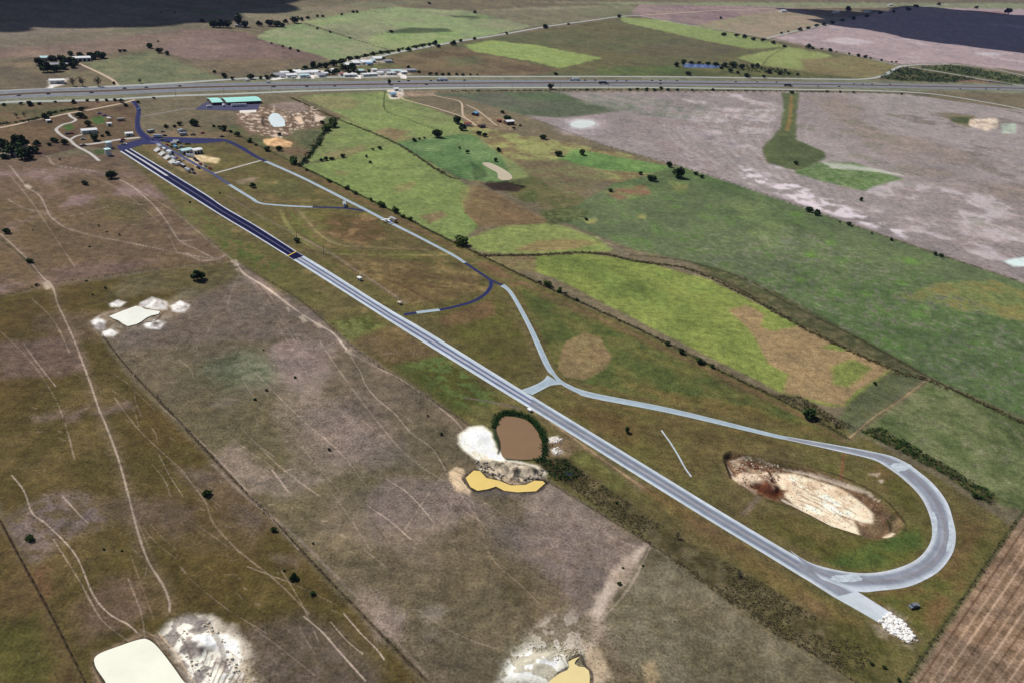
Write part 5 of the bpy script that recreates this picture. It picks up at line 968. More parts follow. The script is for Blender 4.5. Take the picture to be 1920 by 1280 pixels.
thicket('weeds', along([(0,233),(40,229),(75,222)], 3, 60, rg0), 1.6, 1.6, M_leaf, 'dark weeds under the sandy road at the left edge', 18, 14, .5)
thicket('weeds', along([(100,212),(130,207),(165,203)], 3, 60, rg0), 1.6, 1.6, M_leaf, 'dark weeds above the sandy road near the winding drive', 19, 14, .5)
thicket('weeds', along([(845,172),(1000,170.5),(1180,169.5),(1450,171.5),(1560,173)], 3, 300, rg0), 1.4, 1.8, M_leaf, 'low hedge weeds under the frontage road', 20, 12, .6)
thicket('weeds', along([(500,148),(560,136),(620,121),(700,103),(810,83)], 4, 300, rg0), 3.0, 2.4, M_leaf, 'undergrowth of the tree belt behind the village', 21, 14, .8)
thicket('weeds', along([(1690,1290),(1800,1130),(1905,975)], 1.2, 90, rg0), .5, .5, M_scrub, 'weeds along the ploughed field fence', 22, 12, .22)
thicket('weeds', along([(905,344),(945,340),(985,352)], 3, 30, rg0), 1, 1.2, M_reed, 'weeds round the tan stock pond dam', 23, 12, .3)
thicket('weeds', along([(190,625),(300,750),(420,880),(500,962),(620,1090),(760,1235)], .8, 260, rg0), .45, .4, M_scrub, 'dry weeds along the olive pasture fence', 24, 8, .18, .02)
# blocky rubble
def rocks(name, pts, smin, smax, mt, label, seed, flatn=.6, zf=None):
    rg = np.random.default_rng(seed); mb = MB()
    for p in pts:
        s = rg.uniform(smin, smax); k = len(mb.v); nseg = 7; a0 = rg.uniform(0, 6.28); z0 = 0
        for lev, (rr_, zz) in enumerate(((1, -.2), (1.05, .25), (.62, .62))):
            for i in range(nseg):
                a = a0+6.283*i/nseg; r = s*.5*rr_*rg.uniform(.75, 1.2); mb.v.append((p[0]+math.cos(a)*r, p[1]+math.sin(a)*r*.8, z0+s*flatn*(zz+rg.uniform(-.1, .1))))
        for lev in range(2):
            for i in range(nseg):
                j = (i+1) % nseg; mb.f.append((k+lev*nseg+i, k+lev*nseg+j, k+(lev+1)*nseg+j, k+(lev+1)*nseg+i)); mb.m.append(0)
        mb.f.append(tuple(k+2*nseg+i for i in range(nseg))); mb.m.append(0)
    o = mb.build(name, mt); return tag(o, label, None, None, 'stuff')
M_chalk = mat('chalk blocks', (222, 214, 196), .95, .1, .18, .6); M_rub = mat('white broken concrete', (244, 242, 238), .9, .15, .08, .8); M_stone = mat('grey stones', (168, 158, 144), .95, .1, .2, .5)
rocks('rubble', inside([(1649,1167),(1669,1149),(1692,1164),(1716,1196),(1704,1204),(1688,1196),(1670,1186)], 210, rg0), .35, 2.1, M_rub, 'heap of white broken concrete at the end of the overrun', 31)
rocks('boulders', np.concatenate([inside([(1028,824),(1042,817),(1054,823),(1042,831)], 16, rg0), inside([(1034,844),(1046,838),(1058,845),(1042,851)], 16, rg0)]), .4, 1.6, M_rub, 'white rubble between the brown pond and the strip', 41)
rocks('boulders', inside([(885,864),(960,868),(1018,882),(1018,896),(960,904),(912,888)], 150, rg0),   .4, 1.7, M_stone, 'pale spoil blocks between the brown and yellow ponds', 32, 1.0)
rocks('boulders', inside([(1366,862),(1400,858),(1460,872),(1458,895),(1400,905),(1380,888)], 90, rg0), .25, .9, M_chalk, 'chalk blocks at the upper end of the sand pit', 33, .8)
rocks('boulders', inside([(320,1190),(390,1165),(430,1210),(455,1275),(380,1275)], 130, rg0), .3, 1.3, M_chalk, 'chalk lumps on the spoil heap beside the cream pond', 36, .9)
rocks('boulders', inside([(960,1235),(1000,1210),(1060,1205),(1100,1220),(1040,1240)], 90, rg0), .3, .9, M_chalk, 'chalk lumps on the white patch at the near edge', 37, .8)
rocks('boulders', inside([(468,215),(560,198),(598,210),(590,235),(520,255),(470,240)], 110, rg0), .5, 1.6, M_chalk, 'spoil blocks round the turquoise pond', 38, .6)

M_clod = mat('loose chalk stones', (206, 194, 174), .95, .1, .2, .8)
rocks('boulders', inside([(1480,880),(1560,898),(1620,920),(1650,950),(1660,975),(1560,985),(1480,940)], 120, rg0), .15, .7, M_clod, 'loose stones scattered over the sand pit floor', 34, .6)

rocks('rubble', inside([(1645,1168),(1669,1148),(1694,1166),(1722,1200),(1704,1210),(1672,1192)], 90, rg0), .25, 1.3, M_stone, 'grey broken pieces among the white concrete heap', 51)
M_tuss = leaf_mat('pasture tussocks', (112, 100, 66), (70, 66, 40)); M_tusg = leaf_mat('green tussocks', (96, 104, 54), (60, 66, 34))
thicket('tussocks', inside([(20,620),(440,520),(660,655),(1000,890),(1600,1285),(160,1285),(20,1000)], 15000, rg0), .22, .3, M_tuss, 'dry grass tussocks scattered over the left pastures', 61, 5, .13, .03)
thicket('tussocks', inside([(560,470),(740,420),(930,540),(1500,770),(1640,860),(1560,1060),(1000,740)], 7000, rg0), .2, .3, M_tusg, 'grass tussocks scattered over the airfield land', 62, 5, .13, .02)
# ------------------------------------------------------------------ buildings
MW = mat('white wall', (226, 226, 222), .7, .3, .06, .8); MR = mat('white metal roof', (244, 246, 248), .45, .4, .05, .6); MT = mat('teal metal roof', (176, 242, 230), .45, .4, .05, .5)
MC = mat('cream wall', (206, 192, 164), .8, .2, .08, .8); MB_ = mat('brown wall', (112, 88, 72), .8, .2, .1, .8); MGR = mat('grey roof', (156, 158, 166), .6, .3, .08, .8); MRED = mat('red roof', (142, 66, 60), .7, .3, .1, .8); MBL = mat('blue roof', (112, 170, 214), .5, .4, .06, .8)
MDK = mat('dark opening', (30, 30, 34), .6); MGL = mat('window glass', (60, 74, 92), .15, .6); MPT = mat('pale teal roof', (196, 232, 236), .45, .4, .05, .5); MTAN = mat('tan roof', (190, 160, 128), .8, .2, .1, .8); MSIL = mat('galvanised sheet', (206, 212, 216), .4, .4, .06, .7)
def ang(a, b): p, q = G(*a), G(*b); return math.atan2(q[1]-p[1], q[0]-p[0])
A_HW = ang((300, 182), (500, 174)); A_ST = ang((225, 283), (960, 745)); A_X = ang((400, 326), (490, 301)); A_TW = ang((285, 264), (420, 263))
def building(label, cat_, x, y, L, Wd, h, a, wall, roof, pitch=.22, wins=2, doors=1, name='building', group=None, over=.4, z=0):
    gx, gy = G(x, y); o = empty(name, (gx, gy, z), a); tag(o, label, cat_, group)
    w = MB(); w.box((0, 0, h/2), (L, Wd, h)); rz = Wd/2*pitch
    if pitch > 0:
        for s in (-1, 1): w.poly([(s*L/2, -Wd/2, h), (s*L/2, Wd/2, h), (s*L/2, 0, h+rz)] if s > 0 else [(s*L/2, Wd/2, h), (s*L/2, -Wd/2, h), (s*L/2, 0, h+rz)])
    w.build('wall', wall, o)
    r = MB(); e = L/2+over; f = Wd/2+over; d = .12; zl = h-over*pitch
    for s in (-1, 1):
        a0, a1, b1, b0 = (-e, s*f, zl), (e, s*f, zl), (e, 0, h+rz), (-e, 0, h+rz)
        if pitch == 0: a0, a1, b1, b0 = (-e, s*f, h+.05), (e, s*f, h+.05), (e, 0, h+.05), (-e, 0, h+.05)
        up = lambda p: (p[0], p[1], p[2]+d+.02)
        q = [a0, a1, b1, b0] if s < 0 else [a1, a0, b0, b1]
        r.quad(*[up(p) for p in q]); r.quad(*[(p[0], p[1], p[2]+.02) for p in q][::-1]); r.quad(q[0], q[1], up(q[1]), up(q[0])); r.quad(q[1], q[2], up(q[2]), up(q[1])); r.quad(q[3], q[0], up(q[0]), up(q[3]))
    r.build('roof', roof, o)
    for i in range(doors):
        dm = MB(); dh = min(2.3, h*.75) if doors < 3 else h*.7; dw = 1.1 if doors < 3 else min(3.2, L/doors*.6); px_ = -L/2+L*(i+.5)/doors
        dm.box((px_, -Wd/2-.03, dh/2+.02), (dw, .07, dh)); dm.build('door', MDK, o)
    for i in range(wins):
        wm = MB(); px_ = -L/2+L*(i+.5)/max(wins, 1)+(1.4 if doors == wins else 0)
        if abs(px_)+.6 < L/2: wm.box((px_, -Wd/2-.04, h*.58), (1.1, .08, .9)); wm.build('window', MGL, o)
    return o
# teal roofed hall in two blocks
building('small end block of the long teal roofed hall', 'hall', 403, 193, 12, 24, 3.0, A_HW, MB_, MT, .13, 2, 2)
building('long teal roofed hall beside the highway', 'hall', 453, 191.5, 41, 24, 3.0, A_HW, MB_, MT, .13, 6, 5)
# head of the strip
building('white roofed house at the end of the winding gravel drive', 'house', 167, 249, 14, 7, 3.2, A_HW+.1, MW, MR, .3, 3, 1)
building('white roofed hut beside the entrance road', 'hut', 242, 254.5, 7, 5, 2.8, A_HW, MW, MR, .3, 2, 1)
building('upper of two pale towers at the start line', 'tower', 204.5, 277, 4.6, 4.2, 5.2, A_ST, MW, MPT, .1, 1, 1)
building('lower of two pale towers at the start line', 'tower', 203, 291, 4.8, 4.4, 5.6, A_ST, MW, MPT, .1, 1, 1)
building('white roofed pavilion left wing by the pit road', 'pavilion', 349, 287, 11, 6.5, 3.4, A_HW+.32, MW, MPT, .2, 0, 3)
building('white roofed pavilion right wing by the pit road', 'pavilion', 369, 287, 9, 6.5, 3.6, A_HW+.32, MW, MR, .2, 0, 3)
building('small white ticket hut behind the bleachers', 'hut', 318, 288, 4, 3, 2.6, A_ST, MW, MR, .2, 1, 1)
building('small white shed left of the winding drive', 'shed', 91, 230, 4, 3.4, 2.6, A_HW, MW, MR, .25, 0, 1)
building('small white shed in the grass below the canopy', 'shed', 205, 236, 4, 3.6, 2.8, A_HW, MW, MR, .25, 1, 1)
building('reddish roofed house hidden in the left grove', 'house', 47, 280, 9, 7, 3, A_HW, MC, MTAN, .35, 2, 1)
building('yellowish house at the very left of the grove', 'house', 11, 295, 7, 6, 2.8, A_HW, MC, MC, .3, 1, 1)
building('small tan roofed shed at the front of the grove', 'shed', 33, 292, 6, 4, 2.6, A_HW, MC, MC, .3, 1, 1)
building('tiny white hut on the grass beside the guard fence', 'hut', 674, 525, 2.4, 1.8, 1.9, A_ST, MW, MR, .1, 0, 1)
building('white shack beside the strip end of the guard fence', 'hut', 749, 570, 2.0, 1.5, 1.4, A_ST, MW, MC, .1, 0, 1)
building('tiny white box on the edge of the strip by the pond', 'hut', 993, 770, 1.6, 1.2, 1.2, A_ST, MW, MR, .1, 0, 0)
# farms south of the highway
building('blue roofed building among white gravel by the highway', 'building', 736, 181, 8, 7, 4, A_HW, MW, MBL, .3, 2, 1)
building('small white shed behind the blue roofed building', 'shed', 742, 170, 7, 6, 3, A_HW, MW, MR, .25, 1, 1)
building('bluish shed inside the fork of the farm drive', 'shed', 891, 216, 8, 6, 3, A_HW+.5, MB_, MBL, .3, 1, 1)
building('farmhouse with red roof behind two dark trees', 'house', 876, 236, 9, 6, 3.2, A_HW-.3, MW, MRED, .35, 2, 1)
building('white roofed barn at the edge of the mauve field', 'barn', 954, 233, 11, 8, 4, A_HW, MB_, MR, .25, 0, 2)
building('dark roofed shed at the end of the farm drive', 'shed', 903, 239, 8, 5, 2.6, A_HW, MB_, mat('dark roof', (62, 52, 74), .7), .2, 0, 1)
building('small red shed left of the white roofed barn', 'shed', 936, 229, 5, 4, 2.4, A_HW, MB_, MRED, .3, 0, 1)
# north of the highway, left farm
building('long white barn at the right of the left farmyard', 'barn', 153, 114, 22, 11, 4.5, A_HW+.1, MW, MR, .25, 0, 4)
building('white roofed house among the left farmyard trees', 'house', 87, 113, 14, 10, 4, A_HW, MC, MPT, .3, 2, 1)
building('pale roofed house at the front of the left farmyard', 'house', 105, 126, 16, 10, 4, A_HW, MC, MGR, .3, 2, 1)
building('small grey roofed shed between the farmyard trees', 'shed', 124, 124, 7, 6, 3, A_HW, MB_, MGR, .3, 0, 1)
building('white building with a pale apron beside the highway', 'building', 107, 156, 16, 10, 4, A_HW, MW, MR, .2, 3, 1)
building('small shed in the far wood above the plough field', 'shed', 446, 51, 14, 9, 4, A_HW, MC, MGR, .3, 0, 1)
# roadside village
V = [(524,143,16,9,MGR,'grey roofed shed at the left end of the village'),(545,144,16,8,MR,'white roofed workshop second from the left in the village'),(566,139,20,10,MR,'white roofed store left of the tall village tree'),(570,144.5,14,7,MPT,'pale low shed in front of the white village store'),
     (588,138,14,12,MR,'tall white roofed hall in the left half of the village'),(600,143,10,12,MGR,'grey white shed on the right of the left village group'),(624,134,7,6,MR,'lone small white shed between the two village groups'),(640,142,7,7,MRED,'reddish roofed hut in the middle of the village'),
     (656,143.5,20,6,MR,'long low white shed along the village roadside'),(652,124,11,12,MR,'white roofed house leftmost of the upper village row'),(665,120,12,14,MR,'white house second in the upper village row'),(684,119,19,15,MR,'big white roofed hall in the upper village row'),
     (690,122,8,7,MBL,'blue roofed annex in front of the big white hall'),(706,112,16,13,MR,'white house at the right of the upper village row'),(726,117,14,8,MGR,'grey roofed shed beyond the upper village row'),(676,135.5,8,7,MPT,'small pale shed below the big white hall'),
     (701,134,8,6,MR,'small white shed right of the village trees'),(692,142.5,24,6,MR,'long white lean-to at the right village roadside'),(722,136,20,7,MGR,'grey roofed row house in the right of the village'),(742,136,20,7,MPT,'pale roofed row house in the right of the village'),(533,139.5,12,7,MR,'white roofed shed behind the left end of the village'),(556,136.5,12,7,MR,'white shed behind the village workshop'),(608,141,9,6,MR,'small white hut at the right of the left village group'),(712,139.5,10,5,MR,'white shed fronting the right row houses'),(732,140,12,5,MR,'low white shed facing the village parking lot'),(756,138.5,10,6,MR,'white shed near the right end of the village'),(697,117,9,7,MPT,'small pale shed beside the big white hall'),(769,134.5,16,8,MGR,'grey roofed house at the right end of the village')]
for x_, y_, l_, w_, r_, lb in V: building(lb, 'house', x_, y_, l_, w_*1.45, 3.2, A_HW+random.uniform(-.06, .12), MW, r_, .16, 2, 1, 'house', 'buildings of the roadside village')
for x_, y_, lb in ((1668,11,'small white house far off at the top right'),(1626,24,'white roofed far barn beside the tree lined road'),(1567,25,'pale roofed far shed under the cloud shadow'),(1467,23,'small far farmhouse left of the cloud shadow')):
    building(lb, 'house', x_, y_, 26, 16, 6, A_HW, MW, MR, .25, 0, 0, 'house', 'far houses at the top right')
# bleachers along the strip
def bleacher(label, x, y, L):
    gx, gy = G(x, y); o = empty('bleacher', (gx, gy, 0), A_ST); tag(o, label, 'bleacher', 'white bleachers beside the start of the strip')
    f = MB()
    for i in range(7):
        px_ = -L/2+L*i/6; f.tube((px_, -1.6, 0), (px_, 2.0, 2.5), .05, .05, 5); f.tube((px_, 2.0, 0), (px_, 2.0, 2.5), .05, .05, 5)
    f.build('frame', MSIL, o)
    for k in range(6):
        b = MB(); b.box((0, -1.7+k*.75, .45+k*.42), (L, .74, .07)); b.build('seat_plank', MR, o)
    rl = MB(); rl.box((0, 2.35, 3.5), (L, .06, .08)); rl.box((0, 2.35, 3.0), (L, .06, .08)); [rl.box((-L/2+L*i/4, 2.35, 2.9), (.07, .06, 1.3)) for i in range(5)]; rl.build('guard_rail', MSIL, o)
    return o
for i, ((x_, y_), lb) in enumerate(zip([(294,284),(303,291),(312.5,298),(322,306)], ['white bleacher nearest the start line', 'white bleacher second from the start line', 'white bleacher third from the start line', 'white bleacher farthest from the start line'])):
    bleacher(lb, x_, y_, 7.2)
# ------------------------------------------------------------------ vehicles
PAINT = {}
def paint(c):
    if c not in PAINT: PAINT[c] = mat('vehicle paint %d %d %d' % c, c, .3, .5)
    return PAINT[c]
M_tyre = mat('tyre rubber', (22, 22, 24), .8); M_chr = mat('aluminium', (190, 196, 204), .35, .5, metal=.3)
VM = {}
def vehicle_mesh(kind, c):
    if (kind, c) in VM: return VM[(kind, c)]
    m_ = MB(); ms = [paint(c), MGL, M_tyre, M_chr]
    if kind == 'car':
        m_.box((0, 0, .62), (4.5, 1.8, .62), 0, 0, .97); m_.box((-.2, 0, 1.2), (2.4, 1.6, .56), 1, 0, .72, .86); m_.box((-.2, 0, 1.5), (1.65, 1.36, .05), 0)
        wx, wr = 1.4, .33
    elif kind == 'pickup':
        m_.box((0, 0, .75), (5.4, 1.95, .6), 0, 0, .98); m_.box((.5, 0, 1.38), (1.9, 1.75, .66), 1, 0, .75, .88); m_.box((.5, 0, 1.73), (1.35, 1.5, .05), 0); m_.box((-1.55, 0, 1.08), (2.0, 1.6, .06), 2)
        wx, wr = 1.7, .4
    elif kind == 'van':
        m_.box((0, 0, 1.3), (5.6, 2.0, 1.8), 0, 0, .96); m_.box((2.5, 0, 1.7), (.9, 1.9, .75), 1, 0, .7, .9)
        wx, wr = 1.8, .38
    elif kind == 'truck':
        m_.box((-1.8, 0, 2.45), (13.2, 2.55, 2.8), 0); m_.box((-1.8, 0, .95), (12.8, 1.4, .25), 2); m_.box((6.7, 0, 1.95), (2.6, 2.4, 2.6), 3, 0, .9, .95); m_.box((8.05, 0, 2.3), (.12, 2.1, .9), 1); m_.box((8.4, 0, 1.2), (1.2, 2.2, 1.1), 3)
        for px_ in (-7.4, -6.2, 4.7, 5.9, 8.2):
            for s in (-1, 1): m_.cyl_y((px_, s*1.05, .52), .52, .4, 10, 2)
        wx = None
    elif kind == 'trailer':
        m_.box((0, 0, 1.65), (7.5, 2.4, 2.3), 0); m_.box((0, 0, 2.83), (7.4, 2.3, .05), 3); m_.box((4.4, 0, .6), (1.6, .15, .15), 2)
        for px_ in (-.5, .5):
            for s in (-1, 1): m_.cyl_y((px_, s*1.05, .38), .38, .3, 10, 2)
        wx = None
    elif kind == 'canopy':
        m_.quad((-2, -2, 2.3), (2, -2, 2.3), (.1, 0, 3.1), (-.1, 0, 3.1)); m_.quad((2, 2, 2.3), (-2, 2, 2.3), (-.1, 0, 3.1), (.1, 0, 3.1)); m_.poly([(2, -2, 2.3), (2, 2, 2.3), (.1, 0, 3.1)]); m_.poly([(-2, 2, 2.3), (-2, -2, 2.3), (-.1, 0, 3.1)])
        for sx in (-1, 1):
            for sy in (-1, 1): m_.tube((sx*1.9, sy*1.9, 0), (sx*1.95, sy*1.95, 2.35), .04, .04, 5, 3)
        wx = None
    if wx:
        for a in (-wx, wx):
            for s in (-1, 1): m_.cyl_y((a, s*.82, wr), wr, .24, 10, 2)
    me = m_.mesh(kind, ms); VM[(kind, c)] = me; return me
VN = {'car': ('parked_car', 'car'), 'pickup': ('pickup_truck', 'pickup'), 'van': ('van', 'van'), 'truck': ('semi_truck', 'truck'), 'trailer': ('race_trailer', 'trailer'), 'canopy': ('shade_canopy', 'canopy')}
def vehicle(kind, c, x, y, a, label, group=None, z=0.0, xy=None, name=None):
    gx, gy = xy or G(x, y); nm, ct = VN[kind]
    o = bpy.data.objects.new(name or nm, vehicle_mesh(kind, c)); COL.objects.link(o); o.location = (gx, gy, z); o.rotation_euler = (0, 0, a); return tag(o, label, ct, group)
WH, GY, BK, RD, BLU, SIL, NV_, PU, LB, TN_ = (236,238,240), (120,124,132), (26,26,30), (150,28,34), (44,74,170), (176,180,188), (34,38,84), (120,96,170), (120,180,226), (176,152,116)
# traffic on the two carriageways
far_ = [('car',BK,242,167),('car',GY,286,166),('car',BK,335,165),('van',WH,502,156.5),('car',GY,740,154.5),('car',BK,762,152.6),('car',GY,802,152.6),('truck',WH,827,150.4),('car',BK,835,151.4),('car',BK,876,151.5),('truck',WH,1071,149.5),('car',BK,1092,151.4),('car',BK,1114,151.4),('car',GY,1146,152.3),('car',GY,1179,152.4),('car',BK,1226,151.6),('car',BK,1239,152.4),('car',GY,1266,152.4),('car',BK,1381,154.6),('car',GY,1419,155.2),('car',GY,1462,155.6),('car',GY,1597,158),('car',GY,1621,158.4),('car',BK,1642,158.8),('car',BK,1674,159.4)]
near_ = [('car',GY,33,180.5),('car',NV_,89,176.8),('car',NV_,172,174.9),('pickup',NV_,517,163.8),('car',BK,577,163),('car',GY,632,162.3),('car',BK,797,159.6),('truck',BK,1125,158.6),('car',BK,1247,158.8),('truck',BK,1477,161.8),('car',GY,1532,162.8),('pickup',BK,1574,163.7),('car',GY,1805,168.6),('car',BK,1854,169.6),('car',BK,1884,170.6)]
def snap(x, y, lanes):
    g = np.array(G(x, y)); d = np.hypot(*(mw-g).T); i = int(d.argmin()); off = float((g-mw[i])@nrm[i]); l = min(lanes, key=lambda q: abs(q-off)); q = mw[i]+nrm[i]*l; return (float(q[0]), float(q[1])), math.atan2(tt[i, 1], tt[i, 0])
cn = {BK: 'black', GY: 'grey', WH: 'white', NV_: 'dark blue'}
def traffic(lst, lanes, side, turn):
    cnt = {}
    for k, c, x, y in lst:
        xy, a = snap(x, y, lanes); key = (k, c); cnt[key] = cnt.get(key, 0)+1; tot = sum(1 for q in lst if (q[0], q[1]) == key); kn = {'car': 'car', 'pickup': 'pickup', 'van': 'van', 'truck': 'semi truck'}[k]
        lb = f'{cn[c]} {kn} on the {side} carriageway of the highway' if tot == 1 else f'{ordw(cnt[key])} {cn[c]} {kn} from the left on the {side} highway carriageway'
        vehicle(k, c, x, y, a+turn, lb, f'vehicles on the {side} carriageway', .08, xy, {'car': 'moving_car'}.get(k))
traffic(far_, (8.6, 13.8, 18.6), 'far', math.pi); traffic(near_, (-8.6, -13.8, -18.6), 'near', 0)
vehicle('van', WH, 465, 152.5, A_HW, 'white van where the far frontage road meets the highway', z=.09)
# pits and parking
P_ = 'vehicles round the pits and staging lanes'
for k, c, x, y, a, lb in (
    ('car',LB,261,206.5,1.2,'light blue car coming down the entrance road'),('trailer',GY,283,249,A_HW+.5,'grey trailer right of the entrance road'),('car',BK,309,255.5,A_HW,'black car on the dirt above the staging lanes'),('trailer',WH,338,248,A_HW+.7,'white trailer on the dirt above the staging lanes'),('pickup',BK,346,248,A_HW+.3,'black pickup beside a white trailer above the staging lanes'),('trailer',SIL,344,254,A_HW,'silver trailer just above the staging lanes'),('pickup',BK,362,254,A_HW,'black pickup right of the silver trailer'),('car',RD,380,250.5,A_HW+.4,'dark red car on the dirt beside the staging lanes'),('car',BK,416.5,257,A_HW,'black car beside the bend of the blue black road'),('car',GY,305,248,A_HW,'grey car among bushes above the staging lanes'),
    ('pickup',BLU,316.5,267,A_TW,'bright blue pickup on the staging lanes'),('van',WH,330,267.5,A_TW,'white van on the staging lanes'),('pickup',BK,335,269,A_TW,'black pickup parked beside the white van'),('car',RD,314,273,A_ST,'dark red car beside the pit road'),('van',LB,329,277.5,A_ST,'light blue van behind the bleachers'),('car',BK,321,276.5,A_ST,'black car next to the light blue van'),('pickup',BK,352,271,A_TW,'black pickup above the pavilion'),('car',GY,305,263,A_TW,'grey car in the staging lanes'),('car',BK,337,280,A_ST,'black car left of the pavilion'),('car',TN_,335,285,A_ST,'tan car below the light blue van'),
    ('trailer',WH,317,290,A_ST,'white trailer between bleachers and pit road'),('pickup',BK,322,287,A_ST,'black pickup above the white trailer'),('car',BK,325,293,A_ST,'black car behind the middle bleachers'),('car',PU,330,297,A_ST,'violet blue car behind the bleachers'),('van',WH,329,310,A_ST+.5,'white van at the lower end of the bleachers'),('pickup',BK,337,304,A_ST,'black pickup right of the white van'),('trailer',BK,343,314,A_ST,'long black trailer below the bleachers'),('trailer',SIL,352,322,A_ST,'silver trailer beside the pit road'),('pickup',BK,360,319,A_ST,'black pickup above the silver trailer'),('car',NV_,364,326,A_ST,'dark blue car nearest the cross road'),('pickup',BK,349,293,A_ST,'black pickup in the shade of the pavilion'),
    ('pickup',RD,376,309,A_ST,'bright red pickup right of the pit road'),('car',RD,394,317,A_ST,'red car beside the gravel cross road'),('car',GY,385,312,A_ST,'grey car between two red vehicles'),('car',BK,366,300,A_ST+.3,'black car below the pavilion'),('car',BK,370,303,A_ST+.3,'black car on pale sand below the pavilion'),
    ('trailer',WH,299,277,A_ST,'white trailer at the upper end of the bleachers'),('van',WH,308,282,A_ST,'white van above the second bleacher'),('trailer',WH,325,299.5,A_ST,'white trailer beside the farthest bleacher'),('van',WH,334,308,A_ST+.3,'second white van below the bleachers'),('trailer',WH,357,295,A_ST+.8,'white trailer at the front of the pavilion'),('car',WH,342,300,A_ST,'white car beside the pit road below the pavilion'),('van',WH,326,271,A_TW,'smaller white van on the lower side of the staging lanes'),('car',SIL,341,276,A_TW,'silver car above the pavilion left wing'),('trailer',WH,296,258,A_TW,'white trailer on the upper side of the staging lanes'),('pickup',BK,372,316,A_ST,'black pickup across the pit road from the red pickup'),('pickup',WH,233,272,A_TW,'white pickup at the start line end of the staging lanes'),('car',NV_,229,267,A_TW,'dark blue car by the towers'),('car',RD,231,263,A_TW,'dark red car beside the gravel lane end'),
    ('car',PU,187,213.5,A_HW,'violet car on the grass by the sandy road'),('car',PU,196,217.5,A_HW+.4,'pale violet car left of the canopy'),('canopy',WH,205,225,A_HW,'white shade canopy on the grass'),('pickup',NV_,205,221,A_HW,'dark blue pickup behind the canopy'),('trailer',TN_,227,227,A_HW,'orange tan trailer right of the canopy'),('car',RD,134,251.5,A_HW,'dark red car beside the winding drive'),('car',NV_,127,252,A_HW,'dark blue car beside the winding drive'),('pickup',BK,156,274,A_HW,'black pickup on the gravel lane'),('car',SIL,156,262,A_HW,'silver car in the grass below the white house'),
    ('van',WH,392,201.5,A_HW,'white van at the left of the grey forecourt'),('van',WH,419,199.5,A_HW+1.5,'white van in front of the teal roofed hall'),('trailer',WH,440,200,A_HW,'white trailer first of three before the teal hall'),('trailer',WH,448,199.7,A_HW,'white trailer middle of three before the teal hall'),('trailer',WH,456,199.3,A_HW,'white trailer last of three before the teal hall'),
    ('trailer',WH,646,386,A_ST-.5,'white box trailer in the fork of the return road'),('trailer',TN_,737,415,A_ST,'cream trailer beside the small aeroplane'),('car',GY,1713,1137,.4,'grey wreck in the grass outside the loop'),('car',BK,740,176.5,A_HW,'black car in the gravel yard by the blue building'),('car',WH,750,172,A_HW,'white car in the gravel yard by the blue building'),('car',BK,1848,153.5,-.3,'black car on the lower ramp road'),
    ('trailer',WH,530,146,A_HW,'white trailer at the left of the village roadside'),('van',WH,551,147,A_HW,'white van parked at the village roadside'),('van',SIL,579,147,A_HW,'silver van parked at the village roadside'),('trailer',WH,716,141,A_HW,'white trailer left in the village parking lot'),('trailer',WH,728,141,A_HW,'white trailer in the middle of the village parking lot'),('trailer',SIL,740,141,A_HW,'silver trailer at the right of the village parking lot'),('car',BK,112,157.5,A_HW,'black car at the white building by the highway')):
    vehicle(k, c, x, y, a, lb, P_ if x < 420 and y > 205 else None, .06)
# ------------------------------------------------------------------ light aeroplane on the return road
ap = empty('aeroplane', (*G(727, 416.5), .07), ang((690, 396), (760, 433))+math.pi); tag(ap, 'small white high wing aeroplane standing on the return road', 'aeroplane')
MPW = mat('aircraft white', (240, 242, 246), .3, .5); MPB = mat('aircraft blue', (96, 126, 200), .3, .5)
fu = MB(); prof = [(4.2, .1, 1.25), (4.0, .48, 1.25), (2.6, .62, 1.35), (.8, .68, 1.5), (-1.2, .52, 1.5), (-3.6, .22, 1.6), (-4.4, .12, 1.7)]
for (x0, r0, z0), (x1, r1, z1) in zip(prof[:-1], prof[1:]): fu.tube((x0, 0, z0), (x1, 0, z1), r0, r1, 10)
fu.build('fuselage', MPW, ap)
for s in (-1, 1):
    wg = MB(); wg.poly([(1.7, s*.1, 2.25), (1.6, s*5.6, 2.4), (.35, s*5.6, 2.4), (.0, s*.1, 2.25)][::s]); wg.poly([(1.7, s*.1, 2.05), (1.6, s*5.6, 2.3), (.35, s*5.6, 2.3), (.0, s*.1, 2.05)][::-s]); wg.quad((1.7, s*.1, 2.05), (1.6, s*5.6, 2.3), (1.6, s*5.6, 2.4), (1.7, s*.1, 2.25)); wg.quad((0, s*.1, 2.05), (.35, s*5.6, 2.3), (.35, s*5.6, 2.4), (0, s*.1, 2.25)); wg.tube((.9, s*.6, 1.0), (1.0, s*3.0, 2.2), .05, .05, 5); wg.build('wing', MPW, ap)
    tl = MB(); tl.box((-4.0, s*.95, 1.72), (1.0, 1.8, .08), 0, 0, .95); tl.build('tailplane', MPB, ap)
fn = MB(); fn.poly([(-3.3, .05, 1.8), (-4.5, .05, 1.8), (-4.8, .05, 3.1), (-4.2, .05, 3.1)]); fn.poly([(-3.3, -.05, 1.8), (-4.2, -.05, 3.1), (-4.8, -.05, 3.1), (-4.5, -.05, 1.8)]); fn.quad((-3.3, -.05, 1.8), (-3.3, .05, 1.8), (-4.2, .05, 3.1), (-4.2, -.05, 3.1)); fn.build('fin', MPB, ap)
ck = MB(); ck.box((1.5, 0, 1.88), (1.6, 1.1, .5), 0, 0, .75); ck.build('windscreen', MGL, ap)
pr_ = MB(); pr_.box((4.28, 0, 1.25), (.08, .14, 1.9)); pr_.build('propeller', MDK, ap)
